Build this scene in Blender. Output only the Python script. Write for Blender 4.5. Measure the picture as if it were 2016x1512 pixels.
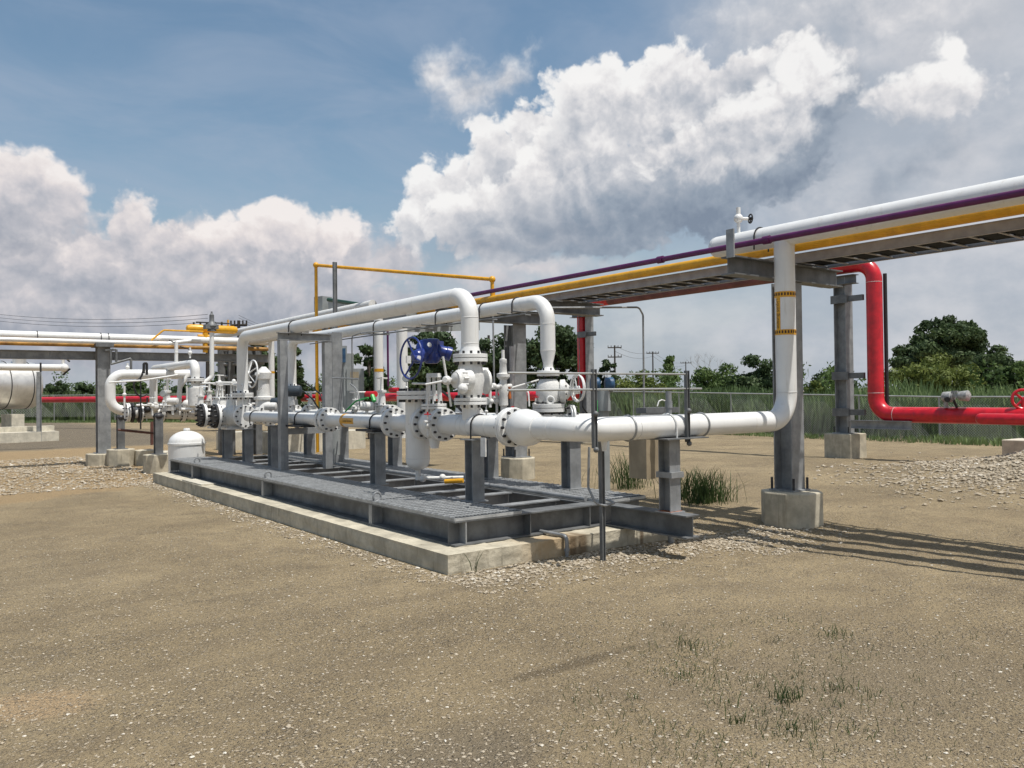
import bpy, math, random
import numpy as np
from mathutils import Vector, Matrix, noise as mn
random.seed(7); RNG = np.random.default_rng(7)
R = math.radians
# ------------------------------------------------------------------ scene, camera
for o in list(bpy.data.objects): bpy.data.objects.remove(o, do_unlink=True)
scn = bpy.context.scene
col = scn.collection
F, CX, CY, HZ = 1610.0, 1008.0, 756.0, 1.7
YAW, PIT, ROL = R(53.1), R(.70), R(.69)
cf = Vector((math.cos(YAW)*math.cos(PIT), math.sin(YAW)*math.cos(PIT), math.sin(PIT)))
r0 = Vector((math.sin(YAW), -math.cos(YAW), 0)); u0 = r0.cross(cf)
cr = math.cos(ROL)*r0 - math.sin(ROL)*u0
cu = math.cos(ROL)*u0 + math.sin(ROL)*r0
cam = bpy.data.cameras.new('camera'); camo = bpy.data.objects.new('camera', cam); col.objects.link(camo)
M = Matrix((cr, cu, -cf)).transposed().to_4x4(); M.translation = Vector((0, 0, HZ))
camo.matrix_world = M
cam.sensor_width = 36; cam.lens = 36*F/2016; cam.clip_end = 4000; cam.clip_start = .05
scn.camera = camo
def ray(x, y): return cf + (x-CX)/F*cr - (y-CY)/F*cu
def at(x, y, **k):                       # point on a known world plane seen at a photo position
    d = ray(x, y); a, v = list(k.items())[0]; i = 'XYZ'.index(a); c = (0, 0, HZ)
    return Vector((0, 0, HZ)) + d*((v-c[i])/d[i])
def dep(x, y, d): return Vector((0, 0, HZ)) + ray(x, y)*d
# ------------------------------------------------------------------ light, exposure
SUN = Vector((.115, -.364, 1)).normalized()
sun = bpy.data.lights.new('sun', 'SUN'); sun.energy = 4.7; sun.angle = R(.55); sun.color = (1, .955, .89)
suno = bpy.data.objects.new('sun', sun); col.objects.link(suno)
suno.rotation_euler = SUN.to_track_quat('Z', 'Y').to_euler()
vs = scn.view_settings; vs.view_transform = 'Standard'; vs.look = 'None'; vs.exposure = 0; vs.gamma = 1
scn.render.engine = 'CYCLES'
# ------------------------------------------------------------------ sky with clouds (world directions: azimuth / elevation)
def sk(px, py):
    d = ray(px, py).normalized()
    return (YAW - math.atan2(d.y, d.x))*1000, math.asin(d.z)*1000
w = bpy.data.worlds.new('World'); scn.world = w; w.use_nodes = True
nt = w.node_tree; nt.nodes.clear()
def lk(t, a, b): t.links.new(a, b)
class E_:                                 # tiny expression layer over math nodes
    def __init__(s, t, sock): s.t, s.s = t, sock
    def _b(s, op, o, sw=False):
        n = s.t.nodes.new('ShaderNodeMath'); n.operation = op
        a, b = (o, s) if sw else (s, o)
        for i, v in enumerate((a, b)):
            if isinstance(v, E_): lk(s.t, v.s, n.inputs[i])
            else: n.inputs[i].default_value = v
        return E_(s.t, n.outputs[0])
    def __add__(s, o): return s._b('ADD', o)
    __radd__ = __add__
    def __mul__(s, o): return s._b('MULTIPLY', o)
    __rmul__ = __mul__
    def __sub__(s, o): return s._b('SUBTRACT', o)
    def __rsub__(s, o): return s._b('SUBTRACT', o, True)
    def __truediv__(s, o): return s._b('DIVIDE', o)
    def f(s, op, o=0.0): return s._b(op, o)
    def ss(s, lo, hi):
        n = s.t.nodes.new('ShaderNodeMapRange'); n.interpolation_type = 'SMOOTHSTEP'
        lk(s.t, s.s, n.inputs[0]); n.inputs[1].default_value = lo; n.inputs[2].default_value = hi
        return E_(s.t, n.outputs[0])
def comb(t, x, y, z=0.0):
    n = t.nodes.new('ShaderNodeCombineXYZ')
    for i, v in enumerate((x, y, z)):
        if isinstance(v, E_): lk(t, v.s, n.inputs[i])
        else: n.inputs[i].default_value = v
    return n.outputs[0]
def nz(t, vec, scale, detail=5, rough=.55, dist=0, lac=2.0):
    n = t.nodes.new('ShaderNodeTexNoise'); lk(t, vec, n.inputs['Vector'])
    n.inputs['Scale'].default_value = scale; n.inputs['Detail'].default_value = detail
    n.inputs['Roughness'].default_value = rough; n.inputs['Distortion'].default_value = dist
    n.inputs['Lacunarity'].default_value = lac
    return n
def mixc(t, fac, a, b, mode='MIX'):
    n = t.nodes.new('ShaderNodeMix'); n.data_type = 'RGBA'; n.blend_type = mode; n.clamp_factor = True
    if isinstance(fac, E_): lk(t, fac.s, n.inputs[0])
    elif hasattr(fac, 'is_output'): lk(t, fac, n.inputs[0])
    else: n.inputs[0].default_value = fac
    for i, v in ((6, a), (7, b)):
        if isinstance(v, tuple): n.inputs[i].default_value = (*v, 1)
        else: lk(t, v, n.inputs[i])
    return n.outputs[2]
# billow group
g = bpy.data.node_groups.new('billow', 'ShaderNodeTree')
g.interface.new_socket('Vector', in_out='INPUT', socket_type='NodeSocketVector')
g.interface.new_socket('Value', in_out='OUTPUT', socket_type='NodeSocketFloat')
gi = g.nodes.new('NodeGroupInput'); go = g.nodes.new('NodeGroupOutput')
wn = nz(g, gi.outputs[0], .013, 5, .6)
vm = g.nodes.new('ShaderNodeVectorMath'); vm.operation = 'MULTIPLY_ADD'
lk(g, wn.outputs['Color'], vm.inputs[0]); vm.inputs[1].default_value = (70, 70, 0); lk(g, gi.outputs[0], vm.inputs[2])
vo = g.nodes.new('ShaderNodeTexVoronoi'); vo.feature = 'F1'; vo.voronoi_dimensions = '2D'; vo.normalize = True
lk(g, vm.outputs[0], vo.inputs['Vector']); vo.inputs['Scale'].default_value = .019
vo.inputs['Detail'].default_value = 3.0; vo.inputs['Roughness'].default_value = .52; vo.inputs['Lacunarity'].default_value = 2.15
n1 = nz(g, gi.outputs[0], .012, 6, .56)
b_ = (1.0 - E_(g, vo.outputs['Distance']))*.62 + E_(g, n1.outputs['Fac'])*.55 - .18
lk(g, b_.s, go.inputs[0])
def billow(vec):
    n = nt.nodes.new('ShaderNodeGroup'); n.node_tree = g; lk(nt, vec, n.inputs[0]); return E_(nt, n.outputs[0])
tc = nt.nodes.new('ShaderNodeTexCoord'); sx = nt.nodes.new('ShaderNodeSeparateXYZ'); lk(nt, tc.outputs['Generated'], sx.inputs[0])
dx, dy, dz = (E_(nt, sx.outputs[i]) for i in range(3))
ca, sa = math.cos(YAW), math.sin(YAW)          # azimuth is measured from a fixed compass direction
fx = dx*ca + dy*sa; fy = dx*sa - dy*ca
U = fy._b('ARCTAN2', fx)*1000
V = dz.f('ARCSINE')*1000
P = comb(nt, U, V)
B0 = billow(P); B1 = billow(comb(nt, U + 7, V + 17))
wv = nz(nt, P, .0075, 5, .62)
sep = nt.nodes.new('ShaderNodeSeparateColor'); lk(nt, wv.outputs['Color'], sep.inputs[0])
Uw = U + (E_(nt, sep.outputs[0]) - .5)*95; Vw = V + (E_(nt, sep.outputs[1]) - .5)*95
def puff(vec):
    n = nt.nodes.new('ShaderNodeTexVoronoi'); n.voronoi_dimensions = '2D'; n.normalize = True; lk(nt, vec, n.inputs['Vector']); n.inputs['Scale'].default_value = .05
    n.inputs['Detail'].default_value = 1.5; n.inputs['Roughness'].default_value = .5; return 1.0 - E_(nt, n.outputs['Distance'])
Pw = comb(nt, Uw + B0*30, Vw)
B2 = puff(Pw)*.7; B3 = puff(comb(nt, Uw + B0*30 + 3, Vw + 8))*.7
wl = nz(nt, comb(nt, U + 900, V*1.5), .006, 6, .6); soft_n = E_(nt, wl.outputs['Fac']) - .5
K_ = 1000/F
def ell(px, py, rx, ry, rot=0):
    u_, v_ = sk(px, py); a = R(rot); c, s = math.cos(a), math.sin(a); du = Uw - u_; dv = Vw - v_
    p = (du*c + dv*s)*(1/(rx*K_)); q = (dv*c - du*s)*(1/(ry*K_))
    return (1.0 - (p*p + q*q).f('SQRT'))*(min(rx, ry)*K_)
relief = (B0 - B1)*.95 + (B2 - B3)*.30
def layer(prev, ells, amp, wid, n, c0, h, l0, g, rim=.18, rel=1.0, tint=None, op=.97, rimw=45, soft=0):
    S = None
    for e in ells: x = ell(*e); S = x if S is None else S._b('MAXIMUM', x)
    S = S + (B0 - .5)*amp + (B2 - .42)*(amp*.42) + soft_n*soft
    a = S.ss(-wid*.2, wid)*op
    u_, v_ = sk(*c0); pr = ((U - u_)*(n[0]) + (V - v_)*n[1])*(1/(h*K_))
    L = pr.f('MAXIMUM', -1.0).f('MINIMUM', 1.0)*g + l0 + relief*rel + (1.0 - S.ss(0, rimw))*rim + (B0 - .5)*.25 + soft_n*.5
    rp = nt.nodes.new('ShaderNodeValToRGB'); lk(nt, L.s, rp.inputs[0]); e = rp.color_ramp.elements
    st = tint or ((.10, (.215, .265, .345)), (.34, (.33, .385, .46)), (.54, (.47, .50, .555)), (.72, (.64, .645, .675)), (.86, (.80, .785, .79)), (1.0, (.92, .91, .90)))
    e[0].position, e[0].color = st[0][0], (*st[0][1], 1); e[1].position, e[1].color = st[-1][0], (*st[-1][1], 1)
    for p_, c_ in st[1:-1]: x_ = e.new(p_); x_.color = (*c_, 1)
    return mixc(nt, a, prev, rp.outputs[0])
PINK = ((.10, (.27, .30, .37)), (.34, (.37, .395, .455)), (.54, (.50, .505, .55)), (.72, (.66, .63, .65)), (.86, (.80, .745, .735)), (1.0, (.90, .85, .83)))
skt = nt.nodes.new('ShaderNodeTexSky'); skt.sky_type = 'NISHITA'; skt.sun_disc = False
skt.sun_elevation = math.asin(SUN.z); skt.sun_rotation = math.atan2(SUN.x, SUN.y); skt.air_density = 1.2; skt.dust_density = 1.6; skt.ozone_density = 1.5
mu = nt.nodes.new('ShaderNodeVectorMath'); mu.operation = 'MULTIPLY'; lk(nt, skt.outputs[0], mu.inputs[0]); mu.inputs[1].default_value = (.100, .112, .110)
veil = nz(nt, comb(nt, U*.35 + V*.12, V*1.1), .010, 5, .60, .5)
vf = E_(nt, veil.outputs['Fac']).ss(.34, .74)*.40 + V.ss(430, 40)*.22 + (U - 60.0).ss(0, 420)*.45 + .03
c = mixc(nt, vf, mu.outputs[0], (.40, .465, .58))
# pale grey haze towards the horizon and the right
hz_ = (V.ss(250, 60)*.72)._b('MAXIMUM', (U + V*.15 - 180.0).ss(0, 260)*.86)
hm = mixc(nt, (soft_n*2.2 + .5 + (B0 - .5)*.4).ss(.2, .9), (.42, .465, .53), (.64, .645, .675))
c = mixc(nt, hz_, c, hm)
c = layer(c, [(1060, 530, 150, 42), (960, 560, 120, 40)], 26, 26, (0, 1), (1060, 530), 60, .70, .22, .05, .5, PINK, .9)
c = layer(c, [(1560, 415, 80, 62, 20), (1500, 460, 90, 40)], 40, 60, (0, 1), (1560, 410), 80, .68, .16, .0, .6, None, .62, soft=30)
c = layer(c, [(150, 440, 60, 40), (60, 500, 180, 90), (350, 500, 90, 60), (470, 520, 160, 75), (620, 520, 150, 65), (760, 520, 70, 50), (300, 640, 520, 110), (700, 640, 200, 80)], 70, 22, (0, 1), (300, 520), 130, .46, .14, .22, .95, PINK, .97)
c = layer(c, [(45, 380, 92, 74), (0, 420, 110, 80)], 52, 12, (0, 1), (50, 395), 80, .56, .36, .20, 1.0, PINK)
c = layer(c, [(268, 440, 50, 66), (235, 505, 100, 60), (330, 478, 50, 40)], 50, 10, (0, 1), (268, 460), 90, .62, .26, .18, 1.0, PINK)
c = layer(c, [(560, 462, 92, 55), (480, 485, 70, 50), (640, 480, 46, 42), (672, 462, 32, 42), (400, 505, 60, 36)], 52, 10, (0, 1), (560, 480), 60, .66, .30, .16, 1.0, PINK)
c = layer(c, [(130, 560, 190, 80), (330, 590, 90, 90), (240, 560, 100, 70), (30, 600, 140, 90)], 74, 46, (0, 1), (200, 570), 120, .56, .14, .10, .9, PINK, .72)
c = layer(c, [(1500, 50, 180, 80, 10), (1700, 10, 240, 100), (1420, 100, 90, 60)], 60, 80, (-.2, 1), (1560, 40), 150, .70, .10, .04, .7, None, .85, soft=50)
c = layer(c, [(1900, 60, 190, 60, 30), (1700, 230, 120, 45, 42)], 50, 80, (-.5, .8), (1800, 140), 90, .44, .14, .0, .5, None, .8, soft=60)
c = layer(c, [(800, 460, 60, 42, 35), (852, 400, 56, 66, 20), (905, 380, 60, 60), (985, 350, 70, 95, 30), (1060, 290, 62, 90, 25)], 62, 9, (-.55, .8), (930, 360), 110, .66, .30, .24, 1.0)
c = layer(c, [(1175, 215, 108, 98), (1310, 185, 105, 92, 20), (1130, 350, 120, 130), (1420, 250, 150, 100, 15), (1570, 190, 112, 105, 45), (1240, 370, 190, 110), (1420, 370, 190, 84, 15), (1000, 440, 170, 84), (1180, 440, 200, 70)], 74, 10, (-.42, .90), (1300, 290), 175, .56, .44, .14, 1.15)
c = layer(c, [(1400, 270, 110, 62, 12), (1510, 250, 100, 70, 35), (1590, 150, 62, 84, 40), (1300, 300, 60, 40)], 66, 14, (-.15, 1), (1450, 265), 90, .72, .26, .10, 1.25, None, .92)
c = layer(c, [(1330, 405, 215, 76, 12), (1120, 450, 180, 66), (950, 485, 130, 56), (1560, 335, 110, 52, 38), (1650, 260, 90, 40, 45)], 46, 75, (0, 1), (1300, 400), 80, .15, .10, .0, .35, None, .96, soft=30)
c = layer(c, [(1160, 180, 70, 52), (1115, 260, 46, 66), (1240, 215, 70, 50)], 60, 20, (0, 1), (1180, 190), 70, .76, .22, .08, 1.1, None, .8)
c = layer(c, [(1825, 195, 112, 46, 6), (1855, 120, 26, 36, 20), (1760, 210, 62, 34)], 44, 10, (0, 1), (1825, 195), 55, .76, .26, .06, .9)
c = layer(c, [(1790, 352, 100, 38, 22), (1870, 300, 52, 36, 30)], 44, 26, (.4, .8), (1810, 340), 80, .34, .16, .0, .55, None, .85)
c = layer(c, [(872, 128, 52, 56, -50), (985, 152, 76, 46, 28), (925, 190, 74, 58, 20), (1042, 92, 24, 16, 30), (905, 160, 60, 50)], 58, 34, (0, 1), (930, 165), 80, .74, .16, .10, .9, None, .88, soft=24)
bg = nt.nodes.new('ShaderNodeBackground'); lk(nt, c, bg.inputs[0]); bg.inputs[1].default_value = 1.0
wo = nt.nodes.new('ShaderNodeOutputWorld'); lk(nt, bg.outputs[0], wo.inputs[0])
w.cycles.sampling_method = 'MANUAL'; w.cycles.sample_map_resolution = 256
# ------------------------------------------------------------------ materials
MATS = {}
def _g2(t, x, y, cx, cy, a, b, th=0):
    c, s = math.cos(th), math.sin(th); u = ((x-cx)*c+(y-cy)*s)*(1/a); v = ((y-cy)*c-(x-cx)*s)*(1/b)
    n = t.nodes.new('ShaderNodeMath'); n.operation = 'POWER'; n.inputs[0].default_value = .3679; lk(t, (u*u+v*v).s, n.inputs[1]); return E_(t, n.outputs[0])
def pmat(name, base, rough=.5, metal=0.0, var=.12, vscale=6.0, bump=0.0, bscale=60.0, stain=None, stainfac=.5, streak=False, spec=.5, coat=0.0, var2=None):
    m = bpy.data.materials.new(name); m.use_nodes = True; t = m.node_tree
    b = t.nodes['Principled BSDF']; MATS[name] = m
    c = t.nodes.new('ShaderNodeTexCoord').outputs['Object']
    if streak:
        mp = t.nodes.new('ShaderNodeMapping'); mp.inputs['Scale'].default_value = (6, 6, .7); lk(t, c, mp.inputs[0]); cs = mp.outputs[0]
    else: cs = c
    n = nz(t, c, vscale, 6, .6)
    dk = tuple(x*(1-var*2.2) for x in base); lt = tuple(min(1, x*(1+var)) for x in base)
    colr = mixc(t, E_(t, n.outputs['Fac']).ss(.3, .7), dk, lt)
    if var2:
        n3 = nz(t, c, vscale*9, 4, .7); colr = mixc(t, E_(t, n3.outputs['Fac']).ss(.45, .75)*.5, colr, var2)
    if stain:
        n2 = nz(t, cs, 2.2, 6, .65, .4); colr = mixc(t, E_(t, n2.outputs['Fac']).ss(.54, .74)*stainfac, colr, stain)
    lk(t, colr, b.inputs['Base Color'])
    rn = nz(t, c, vscale*3, 4, .6)
    rr = E_(t, rn.outputs['Fac'])*.25 + (rough - .12); lk(t, rr.s, b.inputs['Roughness'])
    b.inputs['Metallic'].default_value = metal; b.inputs['Specular IOR Level'].default_value = spec
    b.inputs['Coat Weight'].default_value = coat; b.inputs['Coat Roughness'].default_value = .15
    if bump:
        bn = nz(t, c, bscale, 6, .65); bp = t.nodes.new('ShaderNodeBump'); bp.inputs['Strength'].default_value = bump
        bp.inputs['Distance'].default_value = .01; lk(t, bn.outputs['Fac'], bp.inputs['Height']); lk(t, bp.outputs[0], b.inputs['Normal'])
    return m
W = pmat('white_paint', (.76, .765, .75), .34, var=.025, vscale=3, stain=(.47, .42, .34), stainfac=.34, streak=True, coat=.12, bump=.08, bscale=25)
WR = pmat('white_paint_rough', (.70, .70, .68), .5, var=.05, vscale=18, stain=(.34, .31, .27), stainfac=.45, bump=.5, bscale=45)
GV = pmat('galvanised_steel', (.30, .31, .315), .5, .25, var=.14, vscale=5, stain=(.12, .14, .17), stainfac=.55, streak=True, bump=.12, bscale=30, var2=(.27, .29, .31))
GV2 = pmat('weathered_steel', (.165, .172, .176), .55, .2, var=.16, vscale=4, stain=(.075, .08, .085), stainfac=.6, streak=True, bump=.12, bscale=30)
GR = pmat('grating_steel', (.42, .435, .44), .45, .2, var=.12, vscale=12)
CO = pmat('concrete', (.52, .475, .37), .85, var=.14, vscale=3.5, stain=(.20, .175, .13), stainfac=.65, streak=True, bump=.5, bscale=70, spec=.2, var2=(.38, .345, .27))
COL = pmat('concrete_pale', (.60, .56, .46), .85, var=.1, vscale=4, stain=(.27, .25, .2), stainfac=.5, streak=True, bump=.45, bscale=60, spec=.2, var2=(.38, .36, .32))
RD = pmat('red_paint', (.58, .007, .018), .34, var=.12, vscale=5, stain=(.30, .012, .03), stainfac=.4, streak=True, coat=.25, bump=.05, bscale=20)
YL = pmat('yellow_paint', (.72, .36, .012), .4, var=.08, vscale=6, stain=(.40, .20, .02), stainfac=.4, streak=True, coat=.1)
PU = pmat('purple_paint', (.10, .010, .085), .42, var=.12, vscale=7, stain=(.06, .01, .05), stainfac=.4)
BL = pmat('blue_paint', (.010, .030, .20), .33, var=.15, vscale=10, coat=.3, bump=.15, bscale=40)
BL2 = pmat('blue_grey_paint', (.03, .09, .18), .4, var=.15, vscale=10)
BK = pmat('black_rubber', (.018, .018, .02), .55, var=.2, vscale=10)
ST = pmat('stud_steel', (.05, .05, .055), .5, .4, var=.2, vscale=20)
GN = pmat('green_paint', (.03, .42, .08), .4, var=.1)
BR = pmat('rusty_brown', (.13, .055, .045), .6, var=.2, vscale=8, stain=(.25, .12, .06), stainfac=.4)
RU = pmat('orange_rust', (.42, .12, .03), .8, var=.3, vscale=12)
AL = pmat('aluminium_cladding', (.82, .80, .76), .40, .85, var=.06, vscale=3, stain=(.4, .36, .3), stainfac=.3, streak=True)
BX = pmat('beige_cabinet', (.34, .28, .19), .5, var=.1, vscale=4, stain=(.2, .15, .09), stainfac=.4, streak=True)
GC = pmat('grey_cabinet', (.30, .32, .32), .45, var=.08, vscale=4)
TX = pmat('label_text', (.05, .02, .01), .6, var=.05)
WD = pmat('pole_wood', (.045, .038, .032), .8, var=.25, vscale=6)
BA = pmat('bark', (.085, .065, .048), .9, var=.25, vscale=8, bump=.5, bscale=30)
TR = pmat('tray_aluminium', (.36, .36, .37), .4, .5, var=.08, vscale=6)
FW = pmat('fence_wire', (.42, .43, .42), .45, .3, var=.08, vscale=2)

def leafmat(name, a, b, trans=.25, sc=.6):
    m = bpy.data.materials.new(name); m.use_nodes = True; t = m.node_tree; p = t.nodes['Principled BSDF']
    c = t.nodes.new('ShaderNodeTexCoord').outputs['Object']
    n = nz(t, c, sc, 3, .7); oi = nz(t, c, sc*9, 2, .6)
    cc = mixc(t, E_(t, n.outputs['Fac']).ss(.35, .65), a, b)
    cc = mixc(t, E_(t, oi.outputs['Fac']).ss(.55, .75)*.5, cc, tuple(min(1, x*1.7) for x in b))
    lk(t, cc, p.inputs['Base Color']); p.inputs['Roughness'].default_value = .6; p.inputs['Specular IOR Level'].default_value = .25
    tr = t.nodes.new('ShaderNodeBsdfTranslucent'); lk(t, cc, tr.inputs[0])
    mx = t.nodes.new('ShaderNodeMixShader'); mx.inputs[0].default_value = trans
    lk(t, p.outputs[0], mx.inputs[1]); lk(t, tr.outputs[0], mx.inputs[2])
    lk(t, mx.outputs[0], t.nodes['Material Output'].inputs[0]); return m
LF_D = leafmat('dark_leaves', (.038, .066, .028), (.085, .125, .048))
LF_O = leafmat('olive_leaves', (.105, .140, .032), (.19, .225, .06), .3)
LF_M = leafmat('mid_leaves', (.060, .105, .030), (.115, .17, .05), .28)
RE = leafmat('reed_blades', (.095, .150, .055), (.20, .27, .11), .3, .25)
WE = leafmat('weed_blades', (.030, .055, .018), (.075, .115, .035), .3, 3)

# ------------------------------------------------------------------ mesh builder
class MB:
    def __init__(s): s.v, s.f, s.m, s.mi = [], [], [], 0
    def add(s, vs_, fs_):
        k = len(s.v); s.v += [tuple(v) for v in vs_]; s.f += [tuple(i+k for i in f) for f in fs_]; s.m += [s.mi]*len(fs_); return s
    def box(s, c, d, rz=0, rot=None):
        c = Vector(c); h = [x/2 for x in d]; Rm = rot or Matrix.Rotation(rz, 3, 'Z')
        vs_ = [c + Rm @ Vector((x*h[0], y*h[1], z*h[2])) for x in (-1, 1) for y in (-1, 1) for z in (-1, 1)]
        return s.add(vs_, [(0, 1, 3, 2), (4, 6, 7, 5), (0, 4, 5, 1), (2, 3, 7, 6), (0, 2, 6, 4), (1, 5, 7, 3)])
    def b2(s, lo, hi): return s.box([(a+b)/2 for a, b in zip(lo, hi)], [abs(b-a) for a, b in zip(lo, hi)])
    def ring(s, c, n, u, r, k):
        vv = n.cross(u); return [c + (u*math.cos(a) + vv*math.sin(a))*r for a in [2*math.pi*i/k for i in range(k)]]
    def sweep(s, pts, rad, k=16, cap=True):
        pts = [Vector(p) for p in pts]; n = len(pts)
        if not isinstance(rad, (list, tuple)): rad = [rad]*n
        tan = []
        for i in range(n):
            a = pts[max(0, i-1)]; b = pts[min(n-1, i+1)]
            d = b - a
            if d.length < 1e-9: d = tan[-1] if tan else Vector((0, 0, 1))
            tan.append(d.normalized())
        u = tan[0].orthogonal().normalized(); vs_, fs_ = [], []
        for i in range(n):
            if i:
                q = tan[i-1].rotation_difference(tan[i]); u = (q @ u); u = (u - tan[i]*u.dot(tan[i])).normalized()
            vs_ += s.ring(pts[i], tan[i], u, rad[i], k)
        for i in range(n-1):
            for j in range(k):
                a = i*k+j; b = i*k+(j+1) % k; fs_.append((a, b, b+k, a+k))
        if cap: fs_.append(tuple(range(k))[::-1]); fs_.append(tuple(range((n-1)*k, n*k)))
        return s.add(vs_, fs_)
    def tube(s, pts, r, bend=None, k=16, seg=8):
        pts = [Vector(p) for p in pts]; out = [pts[0]]; bend = bend if bend is not None else r*3
        for i in range(1, len(pts)-1):
            a = (pts[i-1]-pts[i]); b = (pts[i+1]-pts[i]); la, lb = a.length, b.length; a.normalize(); b.normalize()
            th = a.angle(b)
            if th > math.pi - .02: out.append(pts[i]); continue
            d = min(bend/math.tan(th/2), la*.49 if i > 1 else la*.95, lb*.49 if i < len(pts)-2 else lb*.95); rr = d*math.tan(th/2)
            c = pts[i] + (a+b).normalized()*(rr/math.sin(th/2))
            p0 = pts[i] + a*d - c; p1 = pts[i] + b*d - c; ang = p0.angle(p1); ax = p0.cross(p1).normalized()
            for j in range(seg+1): out.append(c + Matrix.Rotation(ang*j/seg, 3, ax) @ p0)
        out.append(pts[-1])
        # end caps need straight starts
        return s.sweep(out, r, k)
    def cyl(s, a, b, r, r2=None, k=16): return s.sweep([a, b], [r, r if r2 is None else r2], k)
    def lathe(s, o, ax, prof, k=20):
        o = Vector(o); ax = Vector(ax).normalized()
        u = ax.orthogonal().normalized(); vs_, fs_ = [], []
        for t_, r_ in prof: vs_ += s.ring(o + ax*t_, ax, u, max(r_, 1e-4), k)
        for i in range(len(prof)-1):
            for j in range(k):
                a = i*k+j; b = i*k+(j+1) % k; fs_.append((a, b, b+k, a+k))
        fs_.append(tuple(range(k))[::-1]); fs_.append(tuple(range((len(prof)-1)*k, len(prof)*k)))
        return s.add(vs_, fs_)
    def ball(s, c, r, sc=(1, 1, 1), k=16, m=10):
        prof = [(-math.cos(math.pi*i/m), math.sin(math.pi*i/m)) for i in range(m+1)]
        c = Vector(c); vs_, fs_ = [], []
        for z, q in prof:
            for j in range(k):
                a = 2*math.pi*j/k; vs_.append(c + Vector((q*math.cos(a)*r*sc[0], q*math.sin(a)*r*sc[1], z*r*sc[2])))
        for i in range(m):
            for j in range(k):
                a = i*k+j; b = i*k+(j+1) % k; fs_.append((a, b, b+k, a+k))
        return s.add(vs_, fs_)
    def torus(s, c, ax, R_, r_, k=28, kk=7):
        c = Vector(c); ax = Vector(ax).normalized(); u = ax.orthogonal().normalized(); v = ax.cross(u)
        vs_, fs_ = [], []
        for i in range(k):
            a = 2*math.pi*i/k; d = u*math.cos(a)+v*math.sin(a)
            for j in range(kk):
                b = 2*math.pi*j/kk; vs_.append(c + d*(R_+r_*math.cos(b)) + ax*(r_*math.sin(b)))
        for i in range(k):
            for j in range(kk): fs_.append((i*kk+j, ((i+1) % k)*kk+j, ((i+1) % k)*kk+(j+1) % kk, i*kk+(j+1) % kk))
        return s.add(vs_, fs_)
    def ibeam(s, a, b, h, bw, web, tw=.010, tf=.014):
        a, b, web = Vector(a), Vector(b), Vector(web).normalized(); d = (b-a).normalized(); sd = d.cross(web).normalized()
        P_ = [(-bw/2, -h/2), (bw/2, -h/2), (bw/2, -h/2+tf), (tw/2, -h/2+tf), (tw/2, h/2-tf), (bw/2, h/2-tf), (bw/2, h/2), (-bw/2, h/2), (-bw/2, h/2-tf), (-tw/2, h/2-tf), (-tw/2, -h/2+tf), (-bw/2, -h/2+tf)]
        vs_ = [p + sd*x + web*y for p in (a, b) for x, y in P_]
        fs_ = [(i, (i+1) % 12, 12+(i+1) % 12, 12+i) for i in range(12)]
        for o_ in (0, 12):
            for q in ((0, 1, 2, 11), (3, 4, 9, 10), (5, 6, 7, 8), (2, 3, 10, 11), (4, 5, 8, 9)): fs_.append(tuple(o_+i for i in (q if o_ else q[::-1])))
        return s.add(vs_, fs_)
    def bolts(s, c, ax, R_, n, L, r=.014, ph=0, mi=1):
        c = Vector(c); ax = Vector(ax).normalized(); u = ax.orthogonal().normalized(); v = ax.cross(u); o_ = s.mi; s.mi = mi
        for i in range(n):
            a = 2*math.pi*(i+.5)/n+ph; p = c + (u*math.cos(a)+v*math.sin(a))*R_; s.sweep([p-ax*L/2, p+ax*L/2], r, 6)
        s.mi = o_; return s
    def flange(s, c, ax, R_, t=.035, n=8, pair=True, hub=None, mi=1):
        c = Vector(c); ax = Vector(ax).normalized()
        if pair:
            s.lathe(c-ax*(t+.004), ax, [(0, R_*.985), (.003, R_), (t, R_)]); s.lathe(c+ax*.004, ax, [(0, R_), (t-.003, R_), (t, R_*.985)])
            s.cyl(c-ax*.006, c+ax*.006, R_*.7); L = 2*t+.075
        else: s.lathe(c-ax*t/2, ax, [(0, R_*.985), (.003, R_), (t-.003, R_), (t, R_*.985)]); L = t+.06
        if hub:
            for sg in ((-1, 1) if pair else (1,)):
                s.sweep([c+ax*sg*t*.9, c+ax*sg*(t+.05)], [hub*1.22, hub], 20)
        s.bolts(c, ax, R_*.84, n, L, r=R_*.075, mi=mi); return s
    def wheel(s, c, ax, R_, r_, sp=3, hub=.03, dish=0, ph=0):
        c = Vector(c); ax = Vector(ax).normalized(); s.torus(c, ax, R_, r_); u = ax.orthogonal().normalized(); v = ax.cross(u)
        for i in range(sp):
            a = 2*math.pi*i/sp+ph; s.sweep([c-ax*dish, c+(u*math.cos(a)+v*math.sin(a))*R_], [r_*.9, r_*.8], 6)
        s.cyl(c-ax*(dish+.03), c-ax*(dish-.03), hub, k=10); return s
    def build(s, name, mats, parent=None, smooth=True):
        if not s.v: return None
        if parent is not None: o0 = ORG[parent]
        else:
            a = np.array(s.v); o0 = Vector(((a[:, 0].min()+a[:, 0].max())/2, (a[:, 1].min()+a[:, 1].max())/2, a[:, 2].min()))
        me = bpy.data.meshes.new(name); me.from_pydata([(x-o0[0], y-o0[1], z-o0[2]) for x, y, z in s.v], [], s.f)
        for m in (mats if isinstance(mats, (list, tuple)) else [mats]): me.materials.append(m)
        me.polygons.foreach_set('material_index', np.array(s.m, dtype=np.int32))
        if smooth:
            me.polygons.foreach_set('use_smooth', np.ones(len(s.f), dtype=bool)); me.set_sharp_from_angle(angle=R(38))
        me.validate(); me.update()
        o = bpy.data.objects.new(name, me); col.objects.link(o)
        if parent is not None: o.parent = parent
        else: o.location = o0
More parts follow.
